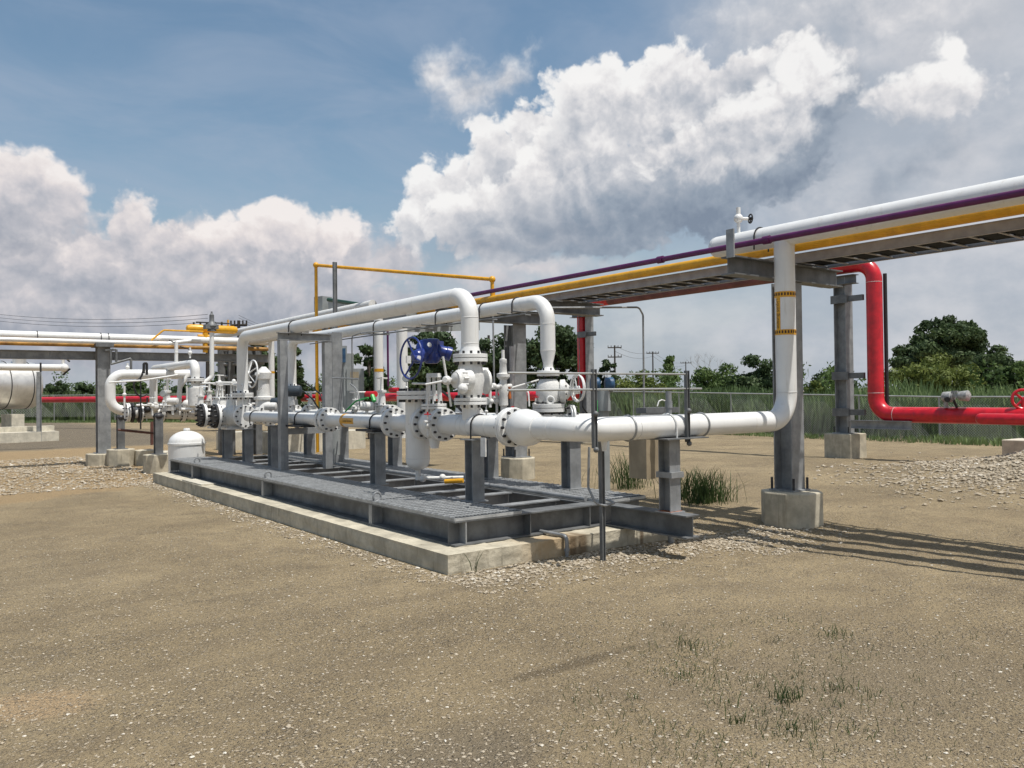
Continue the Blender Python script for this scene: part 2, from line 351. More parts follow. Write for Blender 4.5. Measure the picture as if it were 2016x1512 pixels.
        ORG[o] = Vector(o0); return o
ORG = {}
def T(name, label, cat, loc, group=None):
    o = bpy.data.objects.new(name, None); col.objects.link(o); o.location = loc; o.empty_display_size = .1
    o['label'] = label; o['category'] = cat
    if group: o['group'] = group
    ORG[o] = Vector(loc); return o
def tag(o, label, cat, group=None):
    o['label'] = label; o['category'] = cat
    if group: o['group'] = group
    return o
def kind(o, k): o['kind'] = k; return o
X_, Y_, Z_ = Vector((1, 0, 0)), Vector((0, 1, 0)), Vector((0, 0, 1))
V3 = Vector

# ------------------------------------------------------------------ ground
def hgt(x, y):
    h = .035*mn.noise((x*.35, y*.35, 0)) + .012*mn.noise((x*1.7, y*1.7, 3)) + .009*mn.noise((x*5, y*5, 5)) + .0065*mn.noise((x*13, y*13, 8))
    d = max(4.13-x, x-7.35, 6.54-y, y-17.6, 0)                      # gravel banked against the slab
    if d < 1.2: h = h*min(1, .25+d/1.2) - .012 + .010*math.exp(-(d/.2)**2)
    def g(cx, cy, a, b, t=0):
        c, s = math.cos(t), math.sin(t); u, v = (x-cx)*c+(y-cy)*s, (y-cy)*c-(x-cx)*s; return math.exp(-(u/a)**2-(v/b)**2)
    h += .62*g(18.2, 5.2, 3.0, 2.4, .4)*(1+.25*mn.noise((x*1.2, y*1.2, 9))) + .10*g(15.5, 9.2, 2.6, 1.0, -.5) + .07*g(17.6, 11.5, .9, .9)
    h -= .05*g(8.3, 5.9, 1.2, 1.4)
    if 7.2 < x < 10 and 4 < y < 8: h += .012*mn.noise((x*3.3, y*3.3, 1))
    return h
def axis(lo, hi, step, far):
    a = list(np.arange(lo, hi, step)); s_ = step; p = hi
    while p < far: a.append(p); s_ *= 1.22; p += s_
    s_ = step; p = lo-step; pre = []
    while p > -far: pre.append(p); s_ *= 1.22; p -= s_
    return pre[::-1]+a
xs = axis(-1.0, 14, .045, 2500); ys = axis(1.0, 15, .045, 2500)
gv = [(x, y, hgt(x, y) if -20 < x < 45 and -20 < y < 60 else 0) for y in ys for x in xs]
nx = len(xs); gf = [(j*nx+i, j*nx+i+1, (j+1)*nx+i+1, (j+1)*nx+i) for j in range(len(ys)-1) for i in range(nx-1)]
gm = bpy.data.meshes.new('ground'); gm.from_pydata(gv, [], gf); gm.polygons.foreach_set('use_smooth', np.ones(len(gf), dtype=bool)); gm.update()
ground = bpy.data.objects.new('ground', gm); col.objects.link(ground); kind(ground, 'structure')
def ground_mat():
    m = bpy.data.materials.new('packed_gravel'); m.use_nodes = True; t = m.node_tree; b = t.nodes['Principled BSDF']
    c = t.nodes.new('ShaderNodeTexCoord').outputs['Object']
    sp = t.nodes.new('ShaderNodeSeparateXYZ'); lk(t, c, sp.inputs[0]); x, y = E_(t, sp.outputs[0]), E_(t, sp.outputs[1])
    n1 = nz(t, c, .33, 5, .6, .4); n2 = nz(t, c, 1.6, 7, .66); n3 = nz(t, c, 14, 6, .75); n4 = nz(t, c, 70, 5, .8)
    cc = mixc(t, E_(t, n1.outputs['Fac']).ss(.36, .64), (.350, .290, .190), (.460, .385, .255))
    cc = mixc(t, E_(t, n2.outputs['Fac']).ss(.42, .70)*.6, cc, (.225, .188, .135))
    mpr = t.nodes.new('ShaderNodeMapping'); mpr.inputs['Rotation'].default_value = (0, 0, R(28)); mpr.inputs['Scale'].default_value = (.35, 2.6, 1); lk(t, c, mpr.inputs[0])
    # bladed patches and wheel tracks
    ruts = (E_(t, nz(t, mpr.outputs[0], 1.0, 4, .6).outputs['Fac'])).ss(.52, .70)
    cc = mixc(t, ruts*.40, cc, (.215, .180, .130))
    grey = _g2(t, x, y, 4.6, 2.6, 1.5, 1.0)*.8 + _g2(t, x, y, 11.5, 8.5, 4, 3)*.35 + _g2(t, x, y, .2, 9.5, 2.2, 3.0)*.5
    cc = mixc(t, (grey*(E_(t, n1.outputs['Fac'])+.45)).ss(.15, .9)*.6, cc, (.235, .205, .16))
    damp = _g2(t, x, y, .6, 10.5, 1.2, 2)*.3
    cc = mixc(t, (damp*(E_(t, n2.outputs['Fac'])+.6)).ss(.25, .9)*.7, cc, (.085, .075, .06))
    ab = at(900, 1500, Z=0); cc = mixc(t, (_g2(t, x, y, ab.x, ab.y, .55, .45)*(E_(t, n2.outputs['Fac'])+.6)).ss(.30, 1.0)*.55, cc, (.17, .158, .138))
    ob = at(70, 1390, Z=0); cc = mixc(t, (_g2(t, x, y, ob.x, ob.y, .30, .42, .9)*(E_(t, n2.outputs['Fac'])+.6)).ss(.3, .9)*.7, cc, (.62, .46, .29))
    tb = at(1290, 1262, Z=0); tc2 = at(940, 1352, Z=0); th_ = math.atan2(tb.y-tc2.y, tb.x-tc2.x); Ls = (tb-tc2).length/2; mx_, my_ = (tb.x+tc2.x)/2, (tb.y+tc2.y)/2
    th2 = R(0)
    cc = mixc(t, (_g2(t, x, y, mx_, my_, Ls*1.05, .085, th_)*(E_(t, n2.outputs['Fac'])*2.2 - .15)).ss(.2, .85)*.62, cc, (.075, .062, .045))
    # fresh orange-cream gravel spread at far left
    fresh = ((y-(x*.75)) - 14.0 + (E_(t, n1.outputs['Fac'])-.5)*4).ss(0, .8)*(1.0-(y-31.0+(E_(t, n1.outputs['Fac'])-.5)*3).ss(0, 1.0))*(1.0-(x-7.5).ss(0, 1.5))
    far = (y-31.0).ss(0, 2)*(1.0-(x-9.0).ss(0, 3))
    pale = _g2(t, x, y, 17.8, 5.5, 3.4, 2.6, .4).ss(.25, .55)
    # pebbles
    def peb(scale, lo, hi):
        v = t.nodes.new('ShaderNodeTexVoronoi'); v.inputs['Scale'].default_value = scale; v.inputs['Randomness'].default_value = 1
        mpn = t.nodes.new('ShaderNodeVectorMath'); mpn.operation = 'MULTIPLY_ADD'; mpn.inputs[1].default_value = (.02, .02, .02)
        lk(t, n3.outputs['Color'], mpn.inputs[0]); lk(t, c, mpn.inputs[2]); lk(t, mpn.outputs[0], v.inputs['Vector'])
        s_ = t.nodes.new('ShaderNodeSeparateColor'); lk(t, v.outputs['Color'], s_.inputs[0])
        return E_(t, v.outputs['Distance']), E_(t, s_.outputs[0]), E_(t, s_.outputs[1])
    d1, r1, q1 = peb(44, 0, 1); d2, r2, q2 = peb(95, 0, 1)
    freshm = fresh._b('MAXIMUM', pale*.9)
    patch = (E_(t, nz(t, c, .9, 5, .65).outputs['Fac']).ss(.42, .62)*.45 + .55)._b('MAXIMUM', freshm)
    m1 = (1.0-d1.ss(.25, .60))*(r1-freshm*.45).ss(.50, .72)*patch; m2 = (1.0-d2.ss(.25, .65))*r2.ss(.30, .55)*patch
    cc = mixc(t, fresh*.9, cc, (.47, .35, .205)); cc = mixc(t, pale*.8, cc, (.46, .41, .32)); cc = mixc(t, far*.85, cc, (.135, .13, .12))
    dk2 = mixc(t, q2, (.23, .19, .14), (.60, .53, .42)); cc = mixc(t, m2*.7, cc, dk2); dk = mixc(t, q1, (.25, .21, .16), (.66, .60, .49))
    cc = mixc(t, m1*.95, cc, dk)
    cc = mixc(t, E_(t, n4.outputs['Fac']).ss(.50, .66)*.72, cc, (.075, .060, .042))
    cc = mixc(t, E_(t, n3.outputs['Fac']).ss(.60, .78)*.5, cc, (.105, .083, .056))
    n6 = nz(t, c, 230, 3, .8); cc = mixc(t, E_(t, n6.outputs['Fac']).ss(.52, .66)*.55, cc, (.52, .44, .32)); cc = mixc(t, (1.0 - E_(t, n6.outputs['Fac']).ss(.36, .48))*.6, cc, (.07, .055, .038))
    cc = mixc(t, 1.0, cc, (1.0, .945, .86), 'MULTIPLY'); lk(t, cc, b.inputs['Base Color']); b.inputs['Roughness'].default_value = .95; b.inputs['Specular IOR Level'].default_value = .15
    h = m1*.65 + m2*.45 + E_(t, n3.outputs['Fac'])*.9 + E_(t, n4.outputs['Fac'])*.45 + E_(t, n6.outputs['Fac'])*.18 + E_(t, n2.outputs['Fac'])*1.5
    bp = t.nodes.new('ShaderNodeBump'); bp.inputs['Strength'].default_value = 1.0; bp.inputs['Distance'].default_value = .030
    lk(t, h.s, bp.inputs['Height']); lk(t, bp.outputs[0], b.inputs['Normal']); return m
gm.materials.append(ground_mat())

def stones(name, n, fn, smin, smax, mat, kd='stuff'):
    P_ = []; 
    while len(P_) < n:
        q = fn()
        if q is not None: P_.append(q)
    P_ = np.array(P_); n = len(P_); z = np.array([hgt(x, y) for x, y in P_])
    base = np.array([(1, 0, 0), (-1, 0, 0), (0, 1, 0), (0, -1, 0), (0, 0, 1), (0, 0, -1), (.62, .62, .5), (-.62, .62, .5), (.62, -.62, .5), (-.62, -.62, .5)], float)
    fc_ = [(4, 6, 7), (4, 7, 9), (4, 9, 8), (4, 8, 6), (0, 2, 6), (2, 7, 6), (2, 1, 7), (1, 9, 7), (1, 3, 9), (3, 8, 9), (3, 0, 8), (0, 6, 8), (5, 2, 0), (5, 1, 2), (5, 3, 1), (5, 0, 3)]
    sz = smin + (smax-smin)*RNG.random(n)**3; ang = RNG.random(n)*6.283
    v = base[None]*(1+(RNG.random((n, 10, 1))-.5)*.6)*np.stack([sz, sz*(.55+.4*RNG.random(n)), sz*(.4+.3*RNG.random(n))], 1)[:, None]
    c, s_ = np.cos(ang)[:, None], np.sin(ang)[:, None]; x = v[:, :, 0]*c-v[:, :, 1]*s_; y = v[:, :, 0]*s_+v[:, :, 1]*c
    v = np.stack([x+P_[:, :1], y+P_[:, 1:], v[:, :, 2]+(z+sz*.12)[:, None]], 2).reshape(-1, 3)
    f = (np.array(fc_)[None]+np.arange(n)[:, None, None]*10).reshape(-1, 3)
    me = bpy.data.meshes.new(name); me.from_pydata(v.tolist(), [], f.tolist()); me.materials.append(mat); me.update()
    o = bpy.data.objects.new(name, me); col.objects.link(o); kind(o, kd); return o
def stonemat():
    m = bpy.data.materials.new('limestone_pebbles'); m.use_nodes = True; t = m.node_tree; b = t.nodes['Principled BSDF']
    c = t.nodes.new('ShaderNodeTexCoord').outputs['Object']
    v = t.nodes.new('ShaderNodeTexWhiteNoise'); sc = t.nodes.new('ShaderNodeNewGeometry')
    n = nz(t, c, 23, 2, .5); cc = mixc(t, E_(t, n.outputs['Fac']).ss(.3, .7), (.24, .20, .15), (.50, .44, .34))
    rp = E_(t, sc.outputs['Random Per Island']).ss(0, 1)
    cc = mixc(t, rp*.8, cc, (.37, .31, .225)); cc = mixc(t, E_(t, sc.outputs['Random Per Island']).ss(.9, 1), cc, (.62, .58, .50))
    lk(t, cc, b.inputs['Base Color']); b.inputs['Roughness'].default_value = .9; b.inputs['Specular IOR Level'].default_value = .2; return m
SM = stonemat()
def inslab(x, y): return 4.11 < x < 7.37 and 6.52 < y < 17.7
def r_near():
    d = 2.6 + 9*random.random()**1.3; a = YAW + R(random.uniform(-36, 36)); x, y = d*math.cos(a), d*math.sin(a); return None if inslab(x, y) else (x, y)
def r_bank():
    if random.random() < .55: x = random.uniform(4.0, 9.5); y = 6.5-abs(random.gauss(0, .42)); 
    elif random.random() < .5: y = random.uniform(6.3, 18); x = 4.08-abs(random.gauss(0, .16))
    else: x = 7.42+abs(random.gauss(0, .6)); y = random.uniform(5.2, 9)
    return None if inslab(x, y) or ((x-9.25)**2+(y-6.35)**2 < .14) else (x, y)
def r_mound(): x, y = random.gauss(17.6, 1.9), random.gauss(5.6, 1.6); return (x, y)
def r_left(): y = random.uniform(17.2, 27); x = random.uniform(-1.5, 4.6); return (x, y) if y-x*.75 > 14.2 else None
def r_in(): return (random.uniform(4.95, 7.0), random.uniform(7.1, 17.2))
stones('gravel', 34000, r_near, .0025, .0125, SM); stones('gravel_bank', 9500, r_bank, .006, .030, SM)
stones('gravel_mound', 15000, r_mound, .015, .060, SM); stones('gravel_spread', 11000, r_left, .012, .048, SM)

# ------------------------------------------------------------------ slab and skid
t_ = T('concrete_kerb', 'long low concrete kerb slab ringing the steel deck, rust stained at its near end', 'concrete slab', (5.7, 6.45, 0))
def rough_box(lo, hi, sub=(.25, .25, .2), amp=.004, seed=0):
    m = MB(); m.b2(lo, hi); return m
m = MB()
m.b2((4.13, 6.54, -.3), (4.76, 17.65, .190)); m.b2((4.764, 6.54, -.3), (7.35, 7.16, .187)); m.b2((6.85, 7.164, -.3), (7.35, 17.65, .184)); m.b2((4.764, 17.1, -.3), (6.846, 17.65, .181))
KC = CO.copy(); KC.name = 'rust_stained_concrete'; t = KC.node_tree; b = t.nodes['Principled BSDF']; src = b.inputs['Base Color'].links[0].from_socket
cO = t.nodes.new('ShaderNodeTexCoord').outputs['Object']; sp = t.nodes.new('ShaderNodeSeparateXYZ'); lk(t, cO, sp.inputs[0]); x_o, y_o = E_(t, sp.outputs[0]), E_(t, sp.outputs[1])
mpp = t.nodes.new('ShaderNodeMapping'); mpp.inputs['Scale'].default_value = (9, 3, 1.2); lk(t, cO, mpp.inputs[0]); sn = E_(t, nz(t, mpp.outputs[0], 1.5, 5, .7).outputs['Fac'])
fr_ = (0.55 - y_o).ss(0, .3)
cc = mixc(t, (_g2(t, x_o, y_o, -.28, .1, .50, .7)*(sn*1.0 + .35)).ss(.12, 1.1)*.62*fr_, src, (.44, .28, .12))
cc = mixc(t, (_g2(t, x_o, y_o, .12, -.05, .10, .5) + _g2(t, x_o, y_o, -.02, -.05, .05, .5) + _g2(t, x_o, y_o, 1.02, -.05, .04, .5)).ss(.3, .9)*fr_*.8, cc, (.13, .085, .045))
lk(t, cc, b.inputs['Base Color'])
k_ = m.build('kerb_ring', KC, t_, False)
sb = k_.modifiers.new('cuts', 'SUBSURF'); sb.subdivision_type = 'SIMPLE'; sb.levels = 6; sb.render_levels = 6
tx = bpy.data.textures.new('chips', 'CLOUDS'); tx.noise_scale = .12; dp = k_.modifiers.new('chips', 'DISPLACE'); dp.texture = tx; dp.strength = .022; dp.mid_level = .5
m = MB(); m.b2((4.2, 10.6, .165), (4.55, 13, .168)); 
m = MB(); m.box((4.27, 15.0, .202), (.25, 1.1, .022), .02); m.build('broken_top_piece', COL, t_)
m = MB(); m.b2((4.78, 7.17, -.02), (6.84, 17.09, .03)); kind(m.build('gravel_bed', pmat('pink_gravel_bed', (.36, .30, .25), .95, var=.25, vscale=20, bump=.8, bscale=60, var2=(.2, .17, .14))), 'structure')

SK = T('steel_deck', 'grey galvanised steel skid deck of beams and serrated grating carrying the pipework', 'steel deck', (5.7, 6.9, .16))
zt, zb = .442, .194; zc = (zt+zb)/2; hh = zt-zb
def ib(a, b, h=hh, bw=.15, name='beam', parent=SK, mat=GV2, web=Z_, **k):
    m = MB(); m.ibeam(a, b, h, bw, web, **k); return m.build(name, mat, parent)
ib((4.55, 7.085, zc), (4.55, 17.3, zc), bw=.30); ib((6.98, 7.085, zc), (6.98, 17.3, zc), bw=.24); ib((4.40, 6.955, zc), (7.10, 6.955, zc), bw=.25); ib((4.40, 17.39, zc), (7.10, 17.39, zc))
ib((5.30, 7.085, zc-.004), (5.30, 17.3, zc-.004), bw=.14); ib((6.38, 7.085, zc-.004), (6.38, 17.3, zc-.004), bw=.14)
for y in (7.55, 8.5, 9.15, 9.9, 10.9, 11.9, 12.7, 13.6, 14.6, 15.4, 16.3):
    ib((5.375, y, zc-.006), (6.305, y, zc-.006), bw=.16, mat=GV)
for y in (8.66, 12.2, 15.9):
    m = MB(); m.b2((4.404, y-.05, zb+.014), (4.543, y+.03, zt-.014)); m.build('stiffener', GV, SK)
    m = MB(); m.torus((4.50, y, zt+.07), Y_, .05, .014, 16, 6); m.build('lifting_lug', GV, SK)
m = MB(); m.b2((4.53, 6.835, zb+.014), (4.545, 6.948, zt-.014)); m.build('corner_stiffener', GV, SK)
for x in (5.35, 6.2): m = MB(); m.b2((x, 6.835, zb+.014), (x+.012, 6.948, zt-.014)); m.build('stiffener', GV2, SK)
def grating(x0, x1, y0, y1):
    m = MB(); y = y0+.09
    while y < y1-.03: m.b2((x0, y, zt+.012), (x1, y+.030, zt+.040)); y += .115
    m.mi = 1; x = x0+.02
    while x < x1: m.b2((x-.005, y0, zt+.003), (x+.005, y1, zt+.032)); x += .045
    m.mi = 0
    m.b2((x0-.006, y0, zt+.002), (x0, y1, zt+.034)); m.b2((x1, y0, zt+.002), (x1+.006, y1, zt+.034)); m.b2((x0, y0-.006, zt+.002), (x1, y0, zt+.032)); m.b2((x0, y1, zt+.002), (x1, y1+.006, zt+.032))
    m.build('grating_panel', [GR, GV2], SK, False)
for y0, y1 in ((6.835, 8.6), (8.62, 12.15), (12.17, 15.5), (15.52, 17.4)): grating(4.405, 5.24, y0, y1)
for y0, y1 in ((6.835, 9.6), (9.62, 12.6), (12.62, 15.5), (15.52, 17.4)): grating(6.44, 7.09, y0, y1)
for y in (7.1, 10.2): 
    m = MB(); m.cyl((6.38, y, zt+.03), (6.38, y+3.0, zt+.03), .025); m.build('conduit', GV, SK)
# stub beam with its small posts under the big pipe
ib((6.52, 5.62, .315), (6.52, 6.822, .315), .235, .20, 'stub_beam')
# ------------------------------------------------------------------ supports
def w_post(x, y, z0, z1, s=.15, label='', group='steel pipe support posts on the deck', mat=GV, saddle=True, name='pipe_support', rot=False):
    t = T(name, label, 'pipe support', (x, y, z0), group)
    m = MB(); m.ibeam((x, y, z0+.012), (x, y, z1-.012), s, s, X_ if rot else Y_, .009, .011); m.build('post', mat, t)
    m = MB(); m.b2((x-s*.7, y-s*.7, z0), (x+s*.7, y+s*.7, z0+.012)); m.build('base_plate', mat, t)
    m = MB(); m.b2((x-s*.75, y-s*.75, z1-.012), (x+s*.75, y+s*.75, z1)); m.build('top_plate', mat, t)
    return t
def ubolt(t, c, ax, r, drop=.03, name='u_bolt', mat=BK):
    c = Vector(c); ax = Vector(ax).normalized(); sd = Z_.cross(ax).normalized(); pts = [c+sd*r-Z_*(r+drop)]
    pts += [c+(sd*math.cos(a)+Z_*math.sin(a))*r for a in np.linspace(0, math.pi, 14)]; pts.append(c-sd*r-Z_*(r+drop))
    m = MB(); m.sweep(pts, .010, 6); return m.build(name, mat, t)
XA, XB, ZM = 5.35, 6.88, 1.335
def YA(px, py=835, X=None): return at(px, py, X=X or XA).y
zd = zt+.034
sup = [(5.29, 7.78, 1.19, 'smudged steel support post standing at the near corner of the deck grating'),
       (5.29, 10.15, 1.20, 'steel support post on the deck left of the cylindrical strainer'),
       (5.29, 14.05, 1.20, 'thin steel support post on the deck just left of the tall portal frame'),
       (5.29, 15.4, 1.10, 'steel support post below the right one of the two black blind flanges'),
       (5.29, 16.6, 1.10, 'steel support post below the middle black blind flange'),
       (6.9, 7.95, 1.13, 'wide steel support post on the far grating behind the big white elbow'),
       (6.9, 9.75, 1.15, 'steel support post on the far grating partly behind the smudged near post'),
       (6.9, 12.6, 1.15, 'steel support post on the far grating behind the left post of the strainer'),
       (6.9, 14.7, 1.15, 'steel support post on the far grating right of the portal frame'),
       (6.9, 16.3, 1.15, 'farthest steel support post on the far grating seen left of the portal frame')]
for x, y, z1, lb in sup: w_post(x, y, zd, z1, .16 if x < 6 else .18, lb)
tt = w_post(6.52, 5.93, .433, 1.215, .16, 'rust footed steel post on the stub beam below the big white pipe', group=None)
m = MB(); m.b2((6.43, 5.84, .433), (6.61, 6.02, .448)); m.build('rusty_weld', RU, tt)
m = MB(); m.b2((6.30, 5.75, 1.205), (6.95, 6.12, 1.218)); m.build('shoe_plate', GV2, tt)
m = MB(); m.b2((6.43, 5.82, .80), (6.62, 6.04, .86)); m.build('clamp_band', GV, tt)
# portal frame
t_ = T('portal_frame', 'tall grey steel portal frame of square posts holding up the near white overhead pipe', 'steel frame', (5.5, 13.2, zd))
m = MB(); m.box((5.13, 13.2, (zd+2.64)/2), (.13, .13, 2.64-zd)); m.build('leg', GV, t_)
m = MB(); m.box((5.92, 13.2, (zd+2.64)/2-.02), (.13, .13, 2.64-zd)); m.build('leg', GV, t_)
m = MB(); m.ibeam((5.05, 13.2, 2.71), (6.0, 13.2, 2.71), .13, .13, Z_); m.build('cross_beam', GV, t_)
m = MB(); m.box((5.55, 13.2, 1.12), (.7, .1, .1)); m.build('lower_rail', GV, t_)
# ------------------------------------------------------------------ piers and columns
def pier(x, y, s, h, label, oct=True, group='concrete piers under the columns', mat=CO, z0=-.2):
    m = MB(); c = s*.29; q = [(-s/2+c, -s/2), (s/2-c, -s/2), (s/2, -s/2+c), (s/2, s/2-c), (s/2-c, s/2), (-s/2+c, s/2), (-s/2, s/2-c), (-s/2, -s/2+c)] if oct else [(-s/2, -s/2), (s/2, -s/2), (s/2, s/2), (-s/2, s/2)]
    n = len(q); m.add([(x+a, y+b, z0) for a, b in q]+[(x+a, y+b, h) for a, b in q], [tuple(range(n))[::-1], tuple(range(n, 2*n))]+[(i, (i+1) % n, n+(i+1) % n, n+i) for i in range(n)])
    o = m.build('concrete_pier', mat, None, False); b_ = o.modifiers.new('bevel', 'BEVEL'); b_.width = .018; b_.segments = 2
    return tag(o, label, 'concrete pier', group)
def column(x, y, z0, z1, s, label, rot=False, group='steel pipe rack columns', mat=GV, bolts=True):
    t = T('rack_column', label, 'steel column', (x, y, z0), group)
    m = MB(); m.ibeam((x, y, z0+.02), (x, y, z1), s, s, X_ if rot else Y_, .012, .018); m.build('shaft', mat, t)
    m = MB(); m.b2((x-s*.68, y-s*.68, z0+.002), (x+s*.68, y+s*.68, z0+.022)); m.build('base_plate', mat, t)
    if bolts:
        for a in (-1, 1):
            for b in (-1, 1):
                m = MB(); m.cyl((x+a*s*.55, y+b*s*.6, z0), (x+a*s*.55, y+b*s*.6, z0+.17), .016, k=8); m.build('anchor_bolt', ST, t)
    return t
pier(9.25, 6.32, .72, .405, 'large octagonal concrete pier under the tall column on the right', mat=CO)
c1 = column(9.27, 6.36, .405, 3.10, .27, 'tall steel column right behind the vertical white pipe with the yellow label')
pier(10.0, 13.15, .66, .42, 'octagonal concrete pier behind the deck below the middle column')
c2 = column(10.0, 13.2, .42, 3.10, .32, 'steel column with white lit inner strip standing left of the far white elbow')
pier(18.9, 11.35, .72, .62, 'square sided tall concrete pier beside the red pipe', False, mat=CO)
c3 = column(18.9, 11.35, .62, 4.5, .32, 'steel column directly left of the big red downpipe')
c4 = column(18.9, 20.9, .45, 4.5, .36, 'steel column beside the dark red vertical pipe in mid distance')
pier(18.9, 20.9, .72, .45, 'far concrete pier hidden behind the gas pipework under the mid column')
m = MB(); m.b2((9.75, 13.0, 1.4), (9.83, 13.06, 2.65)); m.build('strut_channel', TR, c2)
for cc_, yy in ((c3, 11.35), (c4, 20.9)):
    for z in (1.05, 1.95, 3.85) if yy < 15 else (3.6,):
        m = MB(); m.b2((18.67, yy-.24, z), (18.72, yy+.2, z+.2)); m.b2((18.72, yy-.62, z+.03), (18.8, yy-.2, z+.17)); m.build('clamp_bracket', GV2, cc_)
    m = MB(); m.ibeam((18.75, yy-.45, 4.42), (18.75, yy+.55, 4.42), .22, .24, Z_); m.build('head_beam', GV2, cc_)
m = MB(); m.ibeam((18.75, 11.1, .86), (18.75, 9.6, .86), .2, .18, Z_); m.build('foot_beam', GV, c3)
def xbeam(x0, x1, y, z, h, label, s=.2, **k):
    t = T('rack_beam', label, 'steel beam', ((x0+x1)/2, y, z-h/2), 'rack cross beams')
    m = MB(); m.ibeam((x0, y, z), (x1, y, z), h, s, Z_, .012, .018); m.build('beam', GV2, t); return t
xb = xbeam(7.98, 10.3, 6.28, 3.215, .225, 'dark steel cross beam under the coloured pipes at the nearest column')
m = MB(); m.b2((7.955, 6.17, 3.30), (7.975, 6.28, 3.64)); m.build('end_bracket', GV, xb)
xb = xbeam(8.0, 10.5, 13.0, 3.215, .225, 'steel cross beam carrying the pipe rack at the middle column')
xb = xbeam(8.9, 10.2, 10.9, 3.2, .22, 'short steel beam hanging below the cable tray behind the far elbow')
# ------------------------------------------------------------------ overhead rack pipes
def pipe(name, label, cat, mat, pts, r, bend=None, group=None, k=24, ubs=(), part='pipe_run'):
    a = Vector(pts[0]); t = T(name, label, cat, (a.x, a.y, a.z-r), group); m = MB(); m.tube(pts, r, bend, k=k, seg=12); m.build(part, mat, t); return t
y_far = 23.0
WP = pipe('white_pipe', 'big white overhead pipe on the rack, feeding the labelled white downpipe', 'pipe', W, [(8.64, 6.95, 3.6), (8.64, -9, 3.6)], .135)
m = MB(); m.lathe((8.64, 6.95, 3.6), Y_, [(0, .135), (.05, .125), (.09, .09), (.11, .03)]); m.build('end_cap', W, WP)
ubolt(WP, (8.64, 6.28, 3.6), Y_, .145, .0)
m = MB(); m.cyl((8.64, 6.62, 3.7), (8.64, 6.62, 3.88), .022); m.ball((8.64, 6.62, 3.92), .06, (1, 1, 1)); m.cyl((8.64, 6.62, 3.96), (8.64, 6.62, 4.06), .028); m.cyl((8.64, 6.62, 3.92), (8.76, 6.56, 3.92), .02)
vv = m.build('vent_valve', W, WP)
m = MB(); m.wheel((8.78, 6.54, 3.92), (.9, -.45, 0), .055, .010, 3, .02); m.build('handwheel', BK, vv)
pipe('purple_pipe', 'thin dark purple pipe running the length of the overhead rack', 'pipe', PU, [(8.29, y_far, 3.5), (8.29, -9, 3.5)], .036)
pu = bpy.data.objects['purple_pipe']
for y in (5.9, 7.6):
    m = MB(); m.cyl((8.29, y, 3.5), (8.29, y+.09, 3.5), .05); m.build('coupling', PU, pu)
pipe('yellow_pipe', 'thick yellow gas pipe running the length of the overhead rack', 'pipe', YL, [(9.04, y_far, 3.51), (9.04, -9, 3.51)], .066)
t_ = T('cable_tray', 'long grey ladder cable tray on the overhead rack, dark rungs seen from below', 'cable tray', (9.6, 4, 3.4))
for x in (9.27, 10.0):
    m = MB(); yy0 = 6.5; m.b2((x-.004, -9, 3.345), (x+.004, y_far, 3.455)); m.b2((x-.02, -9, 3.338), (x+.02, y_far, 3.345)); m.b2((x-.012, -9, 3.455), (x+.012, y_far, 3.463)); m.build('side_rail', TR, t_)
m = MB(); y = -8.8
while y < y_far: m.b2((9.285, y, 3.350), (9.99, y+.03, 3.362)); y += .3
m.build('rungs', TR, t_)
m = MB()
for i in range(24): x = 9.31+i*.0225+(.09 if i > 12 else 0); m.sweep([(x+.002*math.sin(i), -9, 3.378+.009*(i % 2)), (x, 6, 3.378+.009*(i % 2)), (x, y_far, 3.378+.009*(i % 2))], .0125, 5)
m.build('cables', BK, t_)
# ------------------------------------------------------------------ big white pipe: horizontal run, bend and labelled riser
YP = 5.95
t_ = pipe('white_pipe', 'big white pipe running along the near end then bending up to the overhead rack', 'pipe', W,
          [(XA, 7.12, ZM+.005), (XA, YP, ZM+.005), (8.64, YP, 1.335), (8.64, YP, 3.55)], .122, .33)
def seam(t, *L):
    for c, ax, rr in L: m = MB(); m.torus(c, ax, rr-.003, .005, 28, 6); m.build('weld_seam', WR, t)
seam(t_, ((6.02, YP, 1.338), X_, .124), ((8.27, YP, 1.336), X_, .124), ((5.35, 6.42, 1.34), Y_, .124), ((8.64, YP, 1.68), Z_, .124))
ubolt(t_, (6.52, YP, 1.338), X_, .132, -.0, mat=WR); 
for x in (5.93, 7.05):
    m = MB(); m.torus((x, YP, 1.338), X_, .128, .011, 26, 6); m.build('clamp_band', GV, t_)
m = MB(); m.cyl((5.62, YP+.02, 1.22), (5.62, YP+.02, 1.12), .035, .022, 10); m.build('drain_stub', WR, t_)
